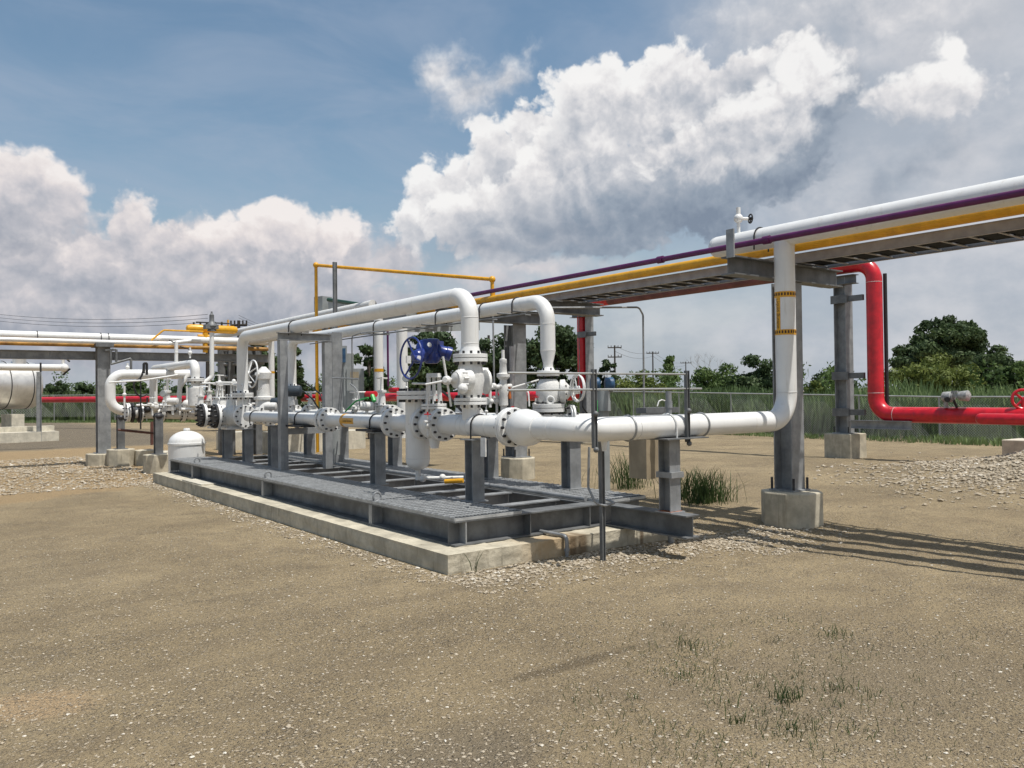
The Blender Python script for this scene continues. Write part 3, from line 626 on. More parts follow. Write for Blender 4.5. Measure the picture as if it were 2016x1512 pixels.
# Liquid butane label
def ring_text(parent, txt, c, r, az, z0, size, mat):
    cu_ = bpy.data.curves.new('t', 'FONT'); cu_.body = txt; cu_.size = size; cu_.align_x = 'CENTER'; cu_.align_y = 'CENTER'; cu_.extrude = 0; cu_.resolution_u = 3
    ob = bpy.data.objects.new('t', cu_); col.objects.link(ob); dg = bpy.context.evaluated_depsgraph_get(); me = bpy.data.meshes.new_from_object(ob.evaluated_get(dg))
    bpy.data.objects.remove(ob)
    vs_ = []
    for v in me.vertices:
        a = az + (-v.co.y)/r*(-1); zz = z0 - v.co.x      # text reads downwards
        a = az + v.co.y/r; vs_.append((c[0]+r*math.cos(a), c[1]+r*math.sin(a), zz))
    m = MB(); m.add(vs_, [tuple(p.vertices) for p in me.polygons]); return m.build('lettering', mat, parent, False)
def arc_band(m, c, r, a0, a1, z0, z1, n=16):
    vs_, fs_ = [], []
    for i in range(n+1):
        a = a0+(a1-a0)*i/n
        for rr in (r, r-.004):
            for z in (z0, z1): vs_.append((c[0]+rr*math.cos(a), c[1]+rr*math.sin(a), z))
    for i in range(n): k = i*4; fs_ += [(k, k+4, k+5, k+1), (k+2, k+3, k+7, k+6), (k+1, k+5, k+7, k+3), (k, k+2, k+6, k+4)]
    fs_ += [(0, 1, 3, 2), (4*n, 4*n+2, 4*n+3, 4*n+1)]; m.add(vs_, fs_)
cz = (8.64, YP); azc = math.atan2(-YP, -8.64)
lb_ = MB(); arc_band(lb_, cz, .1245, azc-math.pi, azc+math.pi, 2.83, 2.90, 40); arc_band(lb_, cz, .1245, azc-math.pi, azc+math.pi, 2.375, 2.44, 40)
arc_band(lb_, cz, .1248, azc-.95, azc-.48, 2.44, 2.83, 6); lb = lb_.build('label_band', YL, t_)
ring_text(lb, 'Liquid Butane', cz, .1262, azc-.72, 2.635, .066, TX)
for z in (2.865, 2.408):
    m = MB()
    for i in range(22):
        a = azc-math.pi+i*2*math.pi/22; q = [(-.010, -.014), (-.010, .014), (0, .024), (.010, .014), (.010, -.014)]
        m.add([(cz[0]+.1262*math.cos(a+x/.126), cz[1]+.1262*math.sin(a+x/.126), z+y) for x, y in q], [(0, 1, 2, 3, 4)])
    m.build('flow_arrows', TX, lb, False)
# ------------------------------------------------------------------ near overhead pipe (upper A) and far one (upper B)
yE = at(925, 640, X=XA).y; yL = at(477, 700, X=XA).y
z1A, zFA = 2.87, at(925, 705, Y=yE).z
UA = pipe('white_pipe', 'near white overhead pipe over the deck, bending down to the blue actuated valve', 'pipe', W, [(XA, yE, zFA+.08), (XA, yE, 2.87), (XA, yL, 2.87), (XA, yL, 1.78)], .104, .27)
seam(UA, ((XA, yE, 2.60), Z_, .105), ((XA, yE+.27, 2.87), Y_, .105), ((XA, yE, zFA+.17), Z_, .105))
m = MB(); m.sweep([(XA, yE, zFA+.13), (XA, yE, zFA+.05)], [.105, .128], 24); m.flange((XA, yE, zFA), Z_, .205, .042, 12); m.build('flange_pair', [W, ST], UA)
m = MB(); m.flange((XA, yL, 1.74), Z_, .205, .042, 12, hub=.11); m.build('flange_pair', [W, ST], UA)
ubolt(UA, (XA, 13.2, 2.87), Y_, .113)
yE2 = at(1078, 640, X=XB).y; yL2 = at(574, 700, X=XB).y; z1B = 2.93; zFB = at(1080, 735, Y=yE2).z
UB = pipe('white_pipe', 'far white overhead pipe parallel behind the near one, bending down through a reducer', 'pipe', W, [(XB, yE2, zFB+.30), (XB, yE2, z1B), (XB, yL2, z1B), (XB, yL2, 1.95)], .100, .27)
m = MB(); m.sweep([(XB, yE2, zFB+.32), (XB, yE2, zFB+.28), (XB, yE2, zFB+.13), (XB, yE2, zFB+.07)], [.101, .10, .066, .068], 24); m.sweep([(XB, yE2, zFB+.08), (XB, yE2, zFB+.03)], [.068, .095], 24); m.build('reducer', W, UB)
m = MB(); m.flange((XB, yE2, zFB), Z_, .150, .032, 8); m.build('flange_pair', [W, ST], UB)
seam(UB, ((XB, yE2, 2.62), Z_, .101), ((XB, yE2, zFB+.30), Z_, .102))
m = MB(); m.flange((XB, yL2, 1.9), Z_, .18, .036, 12, hub=.1); m.build('flange_pair', [W, ST], UB)
for px in (745, 868, 955, 1020): ubolt(UB, (XB, YA(px, 620, XB), z1B), Y_, .107)
m = MB(); ys_ = [YA(p, 640, XB) for p in (630, 1060)]
m.tube([(XB-.22, ys_[0], z1B-.17), (XB-.22, ys_[1], z1B-.17)], .011, k=8)
for p in (745, 830, 868, 955, 1020, 1050): yy = YA(p, 640, XB); m.cyl((XB-.35, yy, z1B-.13), (XB+.22, yy, z1B-.13), .013, k=8)
m.build('strut_rail', GV2, UB)
# ------------------------------------------------------------------ deck equipment on the near line (train A)
def spool(label, x, ya, yb, z, r, fl=(), name='white_pipe', cat='pipe', R_=.19, mat=W, **k):
    t = T(name, label, cat, (x, ya, z-r)); m = MB(); m.cyl((x, ya, z), (x, yb, z), r, k=24); m.build('pipe_run', mat, t)
    for y in fl: m = MB(); m.flange((x, y, z), Y_, R_, .036, 12, hub=r); m.build('flange_pair', [mat, ST], t)
    return t
t_ = spool('short thick white pipe piece carrying the near overhead pipe valve stack, black clamp round it', XA, YA(874), YA(1006), ZM+.005, .122, [YA(1008)], R_=.215)
ubolt(t_, (XA, YA(945), ZM+.005), Y_, .13, .02)
seam(t_, *[((XA, YA(p), ZM+.005), Y_, .124) for p in (913, 922, 932, 968)])
m = MB(); m.sweep([(XA, yE, ZM), (XA, yE, zFA-.42)], .105, 24); m.build('branch', W, t_)
zf2 = at(925, 790, Y=yE).z
m = MB(); m.flange((XA, yE, zf2), Z_, .195, .036, 12, hub=.105); m.build('flange_pair', [W, ST], t_)
# bulging ball check at the corner
t_ = T('ball_check', 'bulbous white round body bolted between the near line and the big white pipe', 'valve', (XA, YA(1031), ZM-.19))
m = MB(); yb = YA(1034); m.lathe((XA, yb-.24, ZM+.005), Y_, [(0, .13), (.06, .15), (.13, .185), (.22, .20), (.30, .195), (.36, .17), (.39, .14)], 28); m.build('body', W, t_)
m = MB(); m.b2((XA-.36, YA(1005)-.03, ZM-.30), (XA-.345, YA(1005)+.06, ZM-.10)); m.build('name_plate', WR, t_)
m = MB(); m.flange((XA, YA(1012), ZM+.005), Y_, .21, .03, 12, pair=False); m.build('flange', [W, ST], t_)
# ball valve stack with four-spoke handle
t_ = T('ball_valve', 'white ball valve in the riser with gearbox and long four armed handle', 'valve', (XA, yE, zf2))
m = MB(); zc_ = (zFA+zf2)/2; m.lathe((XA, yE, zf2+.04), Z_, [(0, .12), (.05, .14), (zc_-zf2-.04, .165), (zFA-zf2-.13, .14), (zFA-zf2-.08, .12)], 24); m.build('body', WR, t_)
gb = at(905, 748, X=XA-.24)
m = MB(); m.cyl(gb+V3((.14, 0, 0)), gb+V3((-.06, 0, 0)), .115, .095, 20); m.ball(gb+V3((.02, .0, .02)), .105); m.bolts(gb+V3((.02, 0, 0)), X_, .115, 10, .06, .012, mi=0); m.build('gearbox', WR, t_)
hc = at(880, 749, X=XA-.36); hax = V3((-.8, -.6, .08)).normalized()
m = MB(); m.sweep([hc+V3((.05, .04, 0)), gb+V3((.0, -.02, -.03))], .035, 10); m.ball(gb+V3((-.02, -.09, -.10)), .06); m.build('shaft', WR, t_)
hh_ = MB(); hh_.lathe(hc-hax*.04, hax, [(0, .03), (.01, .05), (.06, .055), (.08, .035), (.10, .03)], 14); hb = hh_.build('handle_hub', WR, t_)
dd = (hc-camo.location).dot(cf)
for px, py in ((872, 702), (838, 757), (926, 738), (888, 800)):
    q = camo.location + ray(px, py)*(dd + (-.03 if px < 880 else .04)); m = MB(); m.sweep([hc, q], [.014, .013], 8); m.build('handle_arm', WR, hb)
# white cover flanges seen behind (right half)
m = MB(); m.lathe(at(955, 752, X=XA+.30), V3((.9, -.2, 0)), [(-.03, .1), (0, .15), (.03, .15), (.04, .1)], 20); m.build('side_cover', WR, t_)
# blue actuator on gate valve between px 833 and 874
yv = YA(855); t_ = T('actuated_valve', 'white gate valve topped by a bright blue electric actuator with a blue handwheel', 'valve', (XA, yv, ZM-.2))
m = MB(); m.lathe((XA, YA(840), ZM), -Y_, [(0, .13), (.05, .155), (abs(YA(840)-YA(868))/2, .20), (abs(YA(840)-YA(868))-.05, .155), (abs(YA(840)-YA(868)), .13)], 22)
m.cyl((XA, yv, ZM+.05), (XA, yv, ZM+.24), .13, .12, 18); m.cyl((XA, yv, ZM-.30), (XA, yv, ZM-.05), .05, .10, 14); m.build('body', W, t_)
for p in (836, 872): m = MB(); m.flange((XA, YA(p), ZM), Y_, .205, .038, 12); m.build('flange_pair', [W, ST], t_)
zb_ = at(855, 800, Y=yv).z; m = MB(); m.flange((XA, yv, zb_), Z_, .16, .03, 10); m.build('bonnet_flange', [W, ST], t_)
zy = at(855, 735, Y=yv).z; m = MB()
for s_ in (-1, 1): m.sweep([(XA+s_*.09, yv, zb_+.03), (XA+s_*.07, yv, zy)], [.03, .026], 8)
m.cyl((XA, yv, zb_), (XA, yv, zy), .022, k=10); m.cyl((XA, yv, zy-.05), (XA, yv, zy+.0), .10, .09, 16); m.build('yoke', WR, t_)
ac = at(850, 692, Y=yv); A_ = T; 
m = MB(); m.lathe(ac+V3((0, 0, -.15)), Z_, [(0, .07), (.03, .105), (.10, .12), (.20, .12), (.26, .10), (.30, .095), (.31, .06)], 20)
m.lathe(ac+V3((-.05, .03, .02)), V3((-.7, -.6, .25)), [(-.10, .08), (0, .115), (.10, .115), (.12, .09)], 18); m.box(ac+V3((.02, 0, .05)), (.20, .2, .16), .6); m.bolts(ac+V3((0, 0, .06)), Z_, .118, 8, .05, .012, mi=0); m.build('actuator_housing', BL, t_)
q1, q2 = at(862, 690, Y=yv-.05), at(885, 697, Y=yv-.12); m = MB(); m.lathe(q1, q2-q1, [(-.02, .06), (0, .075), (.10, .078), (.11, .088), (.17, .088), (.18, .06)], 18); m.build('motor', BL, t_)
q1, q2 = at(838, 697, Y=yv+.02), at(802, 708, Y=yv-.12); m = MB(); m.lathe(q1, q2-q1, [(0, .085), (.08, .09), (.20, .085), (.22, .07), (.24, .04)], 18); m.build('terminal_housing', BL, t_)
m = MB(); q = at(804, 708, Y=yv-.22); m.box(q, (.09, .02, .09), .5); m.build('indicator_window', WR, t_)
for px, py in ((846, 680), (826, 706)): m = MB(); q = at(px, py, Y=yv-.14); m.cyl(q, q+V3((-.03, -.04, .01)), .026, k=10); m.build('cable_plug', WR, t_)
wc = at(809, 705, Y=yv-.10); wax = V3((-1, -.02, .05)); m = MB(); m.torus(wc, wax, .252, .0125, 32, 7); 
u_ = wax.normalized().orthogonal(); 
for ang in (.35, 2.55, 4.5): 
    vv_ = wax.normalized().cross(Z_).normalized(); d_ = Z_*math.cos(ang)+vv_*math.sin(ang); m.sweep([wc+V3((.06, 0, 0)), wc+d_*.252], [.013, .012], 7)
m.sweep([wc+V3((.16, 0, -.0)), wc+V3((.03, 0, 0))], .04, 12); m.build('handwheel', BL, t_)
m = MB(); m.sweep([at(870, 770, Y=yv-.1), at(885, 782, Y=yv-.15), at(905, 805, Y=yv-.15), at(925, 822, Y=yv-.12)], .016, 7); m.build('cable', BK, t_)
# strainer vessel
ys2 = YA(822); t_ = T('strainer', 'tall white cylindrical strainer hanging in the near line with a thick bolted lid', 'strainer', (XA, ys2, .75)); zl = at(822, 778, Y=ys2).z
zbt = at(822, 925, Y=ys2).z
m = MB(); m.lathe((XA, ys2, zbt), Z_, [(0, .02), (.008, .07), (.035, .118), (.08, .147), (.12, .155), (zl-zbt-.06, .155)], 32)
m.sweep([(XA, YA(838), ZM), (XA, YA(776), ZM)], .11, 22); m.build('vessel', W, t_)
m = MB(); m.flange((XA, ys2, zl), Z_, .262, .05, 16); m.build('lid_flange', [W, ST], t_)
m = MB(); m.flange((XA, YA(777), ZM), Y_, .205, .036, 12, hub=.1); m.build('flange_pair', [W, ST], t_)
seam(t_, ((XA, ys2, zbt+.15), Z_, .157))
m = MB(); m.cyl((XA, ys2, zbt+.01), (XA, ys2, zbt-.13), .035, k=12); m.cyl((XA, ys2, zbt-.11), (XA+.50, ys2-.3, zbt-.11), .022, k=10)
m.ball((XA+.05, ys2-.03, zbt-.11), .05); m.ball((XA+.27, ys2-.16, zbt-.105), .045); m.build('drain_pipe', WR, t_)
q1, q2 = at(876, 948, Y=ys2-.35), at(912, 946, Y=ys2-.55); m = MB(); m.cyl(q1, q2, .03, k=10); m.build('drain_handle', YL, t_)
m = MB(); q = at(839, 790, Y=ys2-.1); m.cyl(at(840, 768, X=XA-.2), at(841, 756, X=XA-.2), .012, k=6); m.cyl(at(812, 755, X=XA-.2), at(843, 756, X=XA-.2), .013, k=8); m.build('davit_arm', WR, t_)
q = at(771, 772, X=XA-.15)
# spool with the label
t_ = spool('shaded white pipe piece with a yellow label between the strainer and a bolted joint', XA, YA(770), YA(652), ZM, .098, [YA(649)], R_=.19)
ubolt(t_, (XA, YA(741), ZM), Y_, .106, .02)
def axis_band(m, y0, y1, x, z, r, a0, a1, n=10):
    vs_, fs_ = [], []
    for i in range(n+1):
        a = a0+(a1-a0)*i/n
        for y in (y0, y1):
            for rr in (r, r-.004): vs_.append((x+rr*math.cos(a), y, z+rr*math.sin(a)))
    for i in range(n): k = i*4; fs_ += [(k, k+2, k+6, k+4), (k+1, k+5, k+7, k+3), (k, k+4, k+5, k+1), (k+2, k+3, k+7, k+6)]
    fs_ += [(0, 1, 3, 2), (4*n, 4*n+2, 4*n+3, 4*n+1)]; m.add(vs_, fs_)
m = MB(); axis_band(m, YA(707), YA(684), XA, ZM, .1005, math.pi*.86, math.pi*1.14, 6); axis_band(m, YA(684), YA(680), XA, ZM, .1008, 0, 2*math.pi, 28); lb = m.build('label_band', YL, t_)
def side_text(parent, txt, x, y, z, size):
    cu_ = bpy.data.curves.new('t', 'FONT'); cu_.body = txt; cu_.size = size; cu_.align_x = 'CENTER'; cu_.align_y = 'CENTER'; cu_.resolution_u = 2
    ob = bpy.data.objects.new('t', cu_); col.objects.link(ob); me = bpy.data.meshes.new_from_object(ob.evaluated_get(bpy.context.evaluated_depsgraph_get())); bpy.data.objects.remove(ob)
    m = MB(); m.add([(x, y-v.co.x, z+v.co.y) for v in me.vertices], [tuple(p.vertices) for p in me.polygons]); return m.build('lettering', TX, parent, False)
side_text(lb, 'Liquid Butane', XA-.1025, (YA(707)+YA(684))/2, ZM, .052)
m = MB(); m.b2((XA-.2, YA(758), ZM-.13), (XA+.2, YA(725), ZM-.10)); m.build('shoe_plate', ST, t_)
t_ = spool('long shaded white pipe piece passing behind the portal frame', XA, YA(645), YA(489), ZM, .1, [YA(641)], R_=.19)
for p in (592, 503): ubolt(t_, (XA, YA(p), ZM), Y_, .108, .02)
m = MB(); m.b2((XA-.2, YA(615), ZM-.13), (XA+.2, YA(580), ZM-.10)); m.build('shoe_plate', ST, t_)
m = MB(); m.flange((XA, YA(482), ZM), Y_, .22, .04, 12); m.build('flange_pair', [W, ST], t_)
m = MB(); m.cyl((XA, yL, ZM), (XA, yL, 1.75), .11, k=20); m.build('branch', W, t_)
# two valves whose black blind flanges face the camera side
def blind_valve(px, pxd, label, handle=True):
    y = YA(px); t = T('gate_valve', label, 'valve', (XA, y, ZM-.25), 'gate valves with black blind flanges')
    m = MB(); m.lathe((XA, y-.34, ZM), Y_, [(0, .15), (.10, .16), (.2, .22), (.46, .22), (.56, .16), (.66, .15)], 20); m.cyl((XA, y, ZM), (XA-.30, y, ZM), .14, k=18)
    m.cyl((XA, y, ZM+.1), (XA, y, ZM+.36), .17, .13, 18); m.b2((XA-.2, y-.2, ZM-.27), (XA+.2, y+.2, ZM-.23)); m.cyl((XA, y, ZM-.24), (XA, y, ZM), .15, .12, 14); m.build('body', WR, t)
    m = MB(); m.flange((XA-.33, y, ZM), X_, .245, .05, 12, pair=False); m.build('flange', [W, ST], t)
    m = MB(); m.lathe((XA-.36, y, ZM), -X_, [(0, .235), (.035, .24), (.045, .22)], 24); m.bolts((XA-.38, y, ZM), X_, .20, 12, .14, .022, mi=0); m.build('blind_flange', BK, t)
    m = MB(); m.flange((XA, y+.0, ZM+.37), Z_, .16, .025, 8, pair=False); m.build('bonnet_flange', [W, ST], t)
    m = MB()
    for s_ in (-1, 1): m.sweep([(XA+s_*.06, y, ZM+.38), (XA+s_*.045, y, ZM+.62)], .022, 8)
    m.cyl((XA, y, ZM+.36), (XA, y, ZM+.70), .018, k=8); m.cyl((XA, y, ZM+.60), (XA, y, ZM+.66), .07, k=12); m.build('yoke', WR, t)
    m = MB(); m.ball((XA, y, ZM+.69), .04); m.cyl((XA-.38, y-.08, ZM+.66), (XA+.38, y+.08, ZM+.66), .018, k=8); m.build('tee_handle', W, t)
    m = MB(); m.tube([(XA-.1, y-.02, ZM+.36), (XA-.1, y-.30, ZM+.36), (XA-.1, y-.30, ZM+.06)], .012, .04, k=7); m.build('bypass_tube', W, t)
    return t
blind_valve(461, 0, 'white gate valve with the right one of the two black blind flanges')
blind_valve(433, 0, 'white gate valve with the left one of the two black blind flanges')
t_ = T('instrument_manifold', 'cluster of small white tubes, fittings and a dark gauge between the gate valves', 'valve manifold', (XA, YA(415), ZM))
for i in range(9):
    q = at(380+i*9, 812-7*(i % 3), X=XA+.12*(i % 2)); m = MB(); m.ball(q, .05+.02*(i % 2), (1, 1, .8)); m.cyl(q, q+V3((0, 0, .22)), .018, k=6); m.build('fitting', WR, t_)
# big handwheel gate valve
yg = at(520, 830, X=XB-.1).y; XG = XB-.1
t_ = T('gate_valve', 'grey white gate valve with a large white spoked handwheel left of the portal frame', 'valve', (XG, yg, 1.1))
m = MB(); m.lathe((XG, yg-.3, 1.32), Y_, [(0, .15), (.12, .17), (.22, .25), (.38, .25), (.48, .17), (.6, .15)], 20); m.lathe((XG, yg, 1.4), Z_, [(0, .2), (.22, .19), (.24, .23), (.30, .23), (.32, .14), (.7, .12), (.72, .17), (.86, .18), (.95, .10), (1.0, .05)], 20); m.build('body', WR, t_)
for p in (-.34, .34): m = MB(); m.flange((XG, yg+p, 1.32), Y_, .27, .04, 12); m.build('flange_pair', [W, ST], t_)
q = at(497, 736, X=XG-.30); m = MB(); m.wheel(q, V3((-1, -.02, .06)), .31, .018, 5, .05, -.10); m.sweep([q+V3((.08, 0, 0)), (XG, yg, 2.2)], .04, 10); m.build('handwheel', W, t_)
m = MB(); m.cyl(at(480, 708, X=XG-.3), at(492, 708, X=XG-.3), .02, k=8); m.build('crank_grip', BK, t_)
# main far line behind
t_ = T('white_pipe', 'long white main pipe of the far line on the deck seen behind the near line', 'pipe', (XB, 9, 1.2))
m = MB(); m.cyl((XB, yE2, 1.32), (XB, 18, 1.32), .11, k=22); m.build('pipe_run', W, t_)
for p in (578, 612, 660, 770, 930): m = MB(); m.flange((XB, YA(p, 835, XB), 1.32), Y_, .22, .036, 12, hub=.11); m.build('flange_pair', [W, ST], t_)
m = MB(); m.cyl((XB, yL2, 1.32), (XB, yL2, 1.9), .1, k=20); m.build('branch', W, t_)
# valve stack under far elbow
zt1, zt2 = at(1080, 745, Y=yE2).z, at(1080, 795, Y=yE2).z
t_ = T('globe_valve', 'white globe valve below the far elbow with a double rimmed handwheel on its side', 'valve', (XB, yE2, 1.3))
m = MB(); m.lathe((XB, yE2, zt2+.02), Z_, [(0, .15), (.04, .165), (.12, .17), (zt1-zt2-.10, .155), (zt1-zt2-.03, .11)], 24); m.build('body', WR, t_)
qb = V3((XB, yE2, (zt1+zt2)/2-.01)); m = MB(); m.lathe(qb, V3((.75, -.66, .02)), [(.05, .10), (.14, .11), (.16, .155), (.22, .16), (.24, .12), (.30, .05), (.42, .035)], 20); m.bolts(qb+V3((.75, -.66, .02)).normalized()*.2, V3((.75, -.66, .02)), .135, 8, .09, .013); m.build('bonnet', [WR, ST], t_)
wq = camo.location + ray(1136, 764)*((qb-camo.location).dot(cf)-.22); m = MB(); m.wheel(wq, V3((.97, -.22, .0)), .175, .011, 3, .03, 0, .4); m.torus(wq+V3((.03, 0, 0)), V3((.97, -.22, 0)), .165, .010); m.sweep([wq, qb+V3((.2, -.18, 0))], .018, 8); m.build('handwheel', W, t_)
m = MB(); m.flange((XB, yE2, at(1080, 803, Y=yE2).z), Z_, .215, .05, 10); m.build('flange_pair', [W, ST], t_)
m = MB(); m.torus((XB-.1, yE2-.16, zt2+.05), V3((.6, .8, 0)), .045, .014, 16, 6); m.build('lifting_eye', W, t_)
m = MB(); m.cyl((XB, yE2, 1.2), (XB, yE2, at(1080, 815, Y=yE2).z), .12, .19, 20); m.cyl((XB, yE2, 1.32), (XB+.5, yE2-.3, 1.32), .11, k=18); m.build('lower_body', W, t_)
m = MB(); m.flange((XB+.26, yE2-.16, 1.36), V3((.85, -.5, 0)), .19, .03, 8); m.build('flange_pair', [W, ST], t_)
# relief valve and manifold
q0 = at(992, 845, X=6.15); xr, yr = q0.x, q0.y; zz = lambda py: at(992, py, Y=yr).z
t_ = T('relief_valve', 'slender stepped white relief valve standing beside the near riser', 'relief valve', (xr, yr, 1.2))
m = MB(); m.lathe((xr, yr, zz(845)), Z_, [(0, .04), (zz(800)-zz(845), .04), (zz(798)-zz(845), .06), (zz(778)-zz(845), .055), (zz(770)-zz(845), .07), (zz(757)-zz(845), .05), (zz(748)-zz(845), .045), (zz(742)-zz(845), .085), (zz(736)-zz(845), .085), (zz(734)-zz(845), .05), (zz(716)-zz(845), .042), (zz(714)-zz(845), .05), (zz(707)-zz(845), .045), (zz(706)-zz(845), .022), (zz(689)-zz(845), .02)], 16); m.build('body', WR, t_)
m = MB(); m.cyl(at(945, 764, Y=yr), at(1006, 760, Y=yr), .03, k=10)
for p in (950, 962, 972, 985): m.ball(at(p, 760, Y=yr), .04)
m.build('manifold', WR, t_)
m = MB(); m.cyl(at(965, 802, Y=yr), at(965, 768, Y=yr), .018, k=8); m.ball(at(967, 790, Y=yr), .035); m.cyl(at(1002, 765, Y=yr), at(1060, 748, Y=yr+.5), .012, k=6); m.build('side_tube', W, t_)
m = MB(); m.cyl(at(1009, 800, Y=yr-.05), at(1011, 812, Y=yr-.05), .022, k=8); m.build('red_tag', RD, t_)
m = MB(); m.cyl(at(1002, 762, Y=yr-.03), at(1004, 785, Y=yr-.03), .02, k=8); m.build('orange_valve_grip', RU, t_)
# small red actuator cylinders near the strainer lid
t_ = T('lever_valve', 'pair of small red valve grips at the left edge of the strainer lid', 'valve', at(771, 778, X=XA-.05))
for py in (768, 782): m = MB(); a_ = at(768, py, X=XA-.02); m.cyl(a_, a_+V3((.05, -.14, 0)), .034, k=10); m.build('grip', RD, t_)
t_ = T('lever_valve', 'small red valve grip over the black cables left of the strainer', 'valve', at(728, 775, X=XA+.9))
m = MB(); a_ = at(722, 776, X=XA+.9); m.cyl(a_, a_+V3((.05, -.22, 0)), .05, k=10); m.build('grip', RD, t_)
m = MB(); m.cyl(at(733, 778, X=XA+.9), at(737, 790, X=XA+.9), .035, k=8); m.build('green_sleeve', GN, t_)
# blue grey motor unit behind
q = at(1187, 757, X=8.1); t_ = T('motor_unit', 'blue grey twin domed motor on a grey stand behind the handrail', 'motor', (q.x, q.y, .4))
m = MB(); 
for s_ in (-.10, .08): m.lathe(q+V3((s_, -s_*.6, 0)), V3((.8, -.55, 0)), [(-.07, .06), (-.06, .10), (.05, .105), (.07, .08)], 16)
m.build('motor_housing', BL2, t_)
m = MB(); m.cyl(q-V3((0, 0, .38)), q-V3((0, 0, .08)), .11, .10, 12); m.b2((q.x-.06, q.y-.06, .0), (q.x+.06, q.y+.06, q.z-.3)); m.build('stand', GC, t_)
m = MB(); m.cyl(at(1175, 818, Y=q.y-.1), at(1175, 788, Y=q.y-.1), .015, k=8); m.build('green_cable_sleeve', GN, t_)
m = MB(); m.tube([at(1150, 770, Y=q.y), at(1146, 800, Y=q.y), at(1165, 826, Y=q.y), at(1176, 800, Y=q.y)], .012, .1, k=6); m.build('black_hose', BK, t_)
# handrail fixed to the big pipe
yh = YP-.135; H1, H2 = at(1169, 735, Y=yh), at(1352, 737, Y=yh)
t_ = T('pipe_handrail', 'thin two bar metal handrail clamped upright on the big white pipe', 'handrail', (H1.x, yh, 1.1))
for h_, pb in ((H1, 868), (H2, 868)):
    m = MB(); zb2 = at(CX, pb, Y=yh).z; m.ibeam((h_.x, yh, 1.17), (h_.x, yh, h_.z+.04), .045, .04, X_, .006, .006); m.build('post', GV2, t_)
    for z in (1.155, 1.50): m = MB(); m.ball((h_.x, yh-.02, z), .028); m.build('clamp_nut', GV2, t_)
for py in (735, 766):
    a_, b_2 = at(1000, py, Y=yh), at(1352 if py < 750 else 1381, py+1, Y=yh); z = (a_.z+b_2.z)/2; m = MB(); m.cyl((a_.x, yh, z), (b_2.x, yh, z), .0105, k=8); m.build('rail', FW, t_)
q = at(1187, 1102, Z=0); t_ = T('channel_post', 'slotted steel channel post standing in the gravel in front of the kerb', 'post', (q.x, q.y, 0))
m = MB(); zt3 = at(1181, 870, Y=q.y).z; m.ibeam((q.x, q.y, -.1), (q.x, q.y, zt3), .045, .042, X_, .012, .008); m.build('channel', GV2, t_)
m = MB(); lp = [at(1160, 880, Y=q.y+.1), at(1158, 960, Y=q.y+.1), at(1172, 990, Y=q.y), at(1190, 996, Y=q.y-.05), at(1211, 990, Y=q.y+.1), at(1185, 980, Y=q.y+.3)]; m.tube(lp, .013, .08, k=8, seg=5); m.build('earth_cable', GV, t_)
q = at(1150, 1104, Z=0); t_ = T('drain_pipe', 'short grey drain pipe coming down the kerb face into the gravel', 'drain pipe', (q.x, 6.4, 0))
m = MB(); m.tube([(q.x, 6.49, -.1), (q.x, 6.49, .215), (q.x-.02, 6.9, .215)], .021, .05, k=10); m.cyl((q.x, 6.49, .06), (q.x, 6.49, .085), .03, k=10); m.build('pipe', GV, t_)
# instrument stand behind the big pipe
ya_ = 6.62; t_ = T('instrument_stand', 'grey conduit post with a beige cabinet behind the big white pipe', 'instrument stand', (at(1318, 1003, Y=ya_).x, ya_, 0))
m = MB(); xx = at(1318, 900, Y=ya_-.2).x; m.cyl((xx, ya_-.2, -.05), (xx, ya_-.2, at(1318, 770, Y=ya_-.2).z), .034, k=14); m.build('conduit_post', GV, t_)
m = MB(); m.cyl((xx, ya_-.2, .62), (xx, ya_-.2, .68), .045, k=14); m.cyl((xx, ya_-.2, 1.52), (xx, ya_-.2, 1.60), .043, k=14); m.build('coupling', GV, t_)
a_, b_2 = at(1272, 862, Y=ya_), at(1330, 938, Y=ya_); m = MB(); m.b2((a_.x, ya_, b_2.z), (b_2.x-.06, ya_+.28, a_.z+.02)); m.build('cabinet', BX, t_)
a_, b_2 = at(1272, 803, Y=ya_), at(1336, 812, Y=ya_); m = MB(); m.b2((a_.x, ya_, b_2.z), (b_2.x, ya_+.16, a_.z)); m.build('junction_box', GV2, t_)
a_, b_2 = at(1274, 812, Y=ya_), at(1310, 826, Y=ya_); m = MB(); m.cyl((a_.x, ya_+.06, (a_.z+b_2.z)/2), (b_2.x, ya_+.06, (a_.z+b_2.z)/2), .05, k=14); m.build('white_cylinder', WR, t_)
m = MB(); m.sweep([at(1294, 800, Y=ya_), at(1297, 790, Y=ya_), at(1303, 787, Y=ya_), at(1309, 789, Y=ya_)], .008, 6); m.build('curved_tube', W, t_)
# thin impulse tubing
def wire(name, label, cat, mat, pts, r, bend=.1, k=8, part='tube'):
    t = T(name, label, cat, pts[-1]); m = MB(); m.tube(pts, r, bend, k=k, seg=5); m.build(part, mat, t); return t
wire('impulse_tube', 'thin grey tube crossing from the far elbow and dropping to the scrub at mid right', 'tubing', GV, [at(985, 612, Y=11.2), at(1040, 606, Y=10.2), at(1258, 605, Y=9.6), at(1266, 620, Y=9.6), at(1268, 805, Y=9.6)], .016)
wire('vent_tube', 'very thin vertical grey tube between the near riser and the middle rack column', 'tubing', GV, [at(1000, 600, Y=11.8), at(970, 592, Y=11.8), at(973, 760, Y=11.8)], .016)
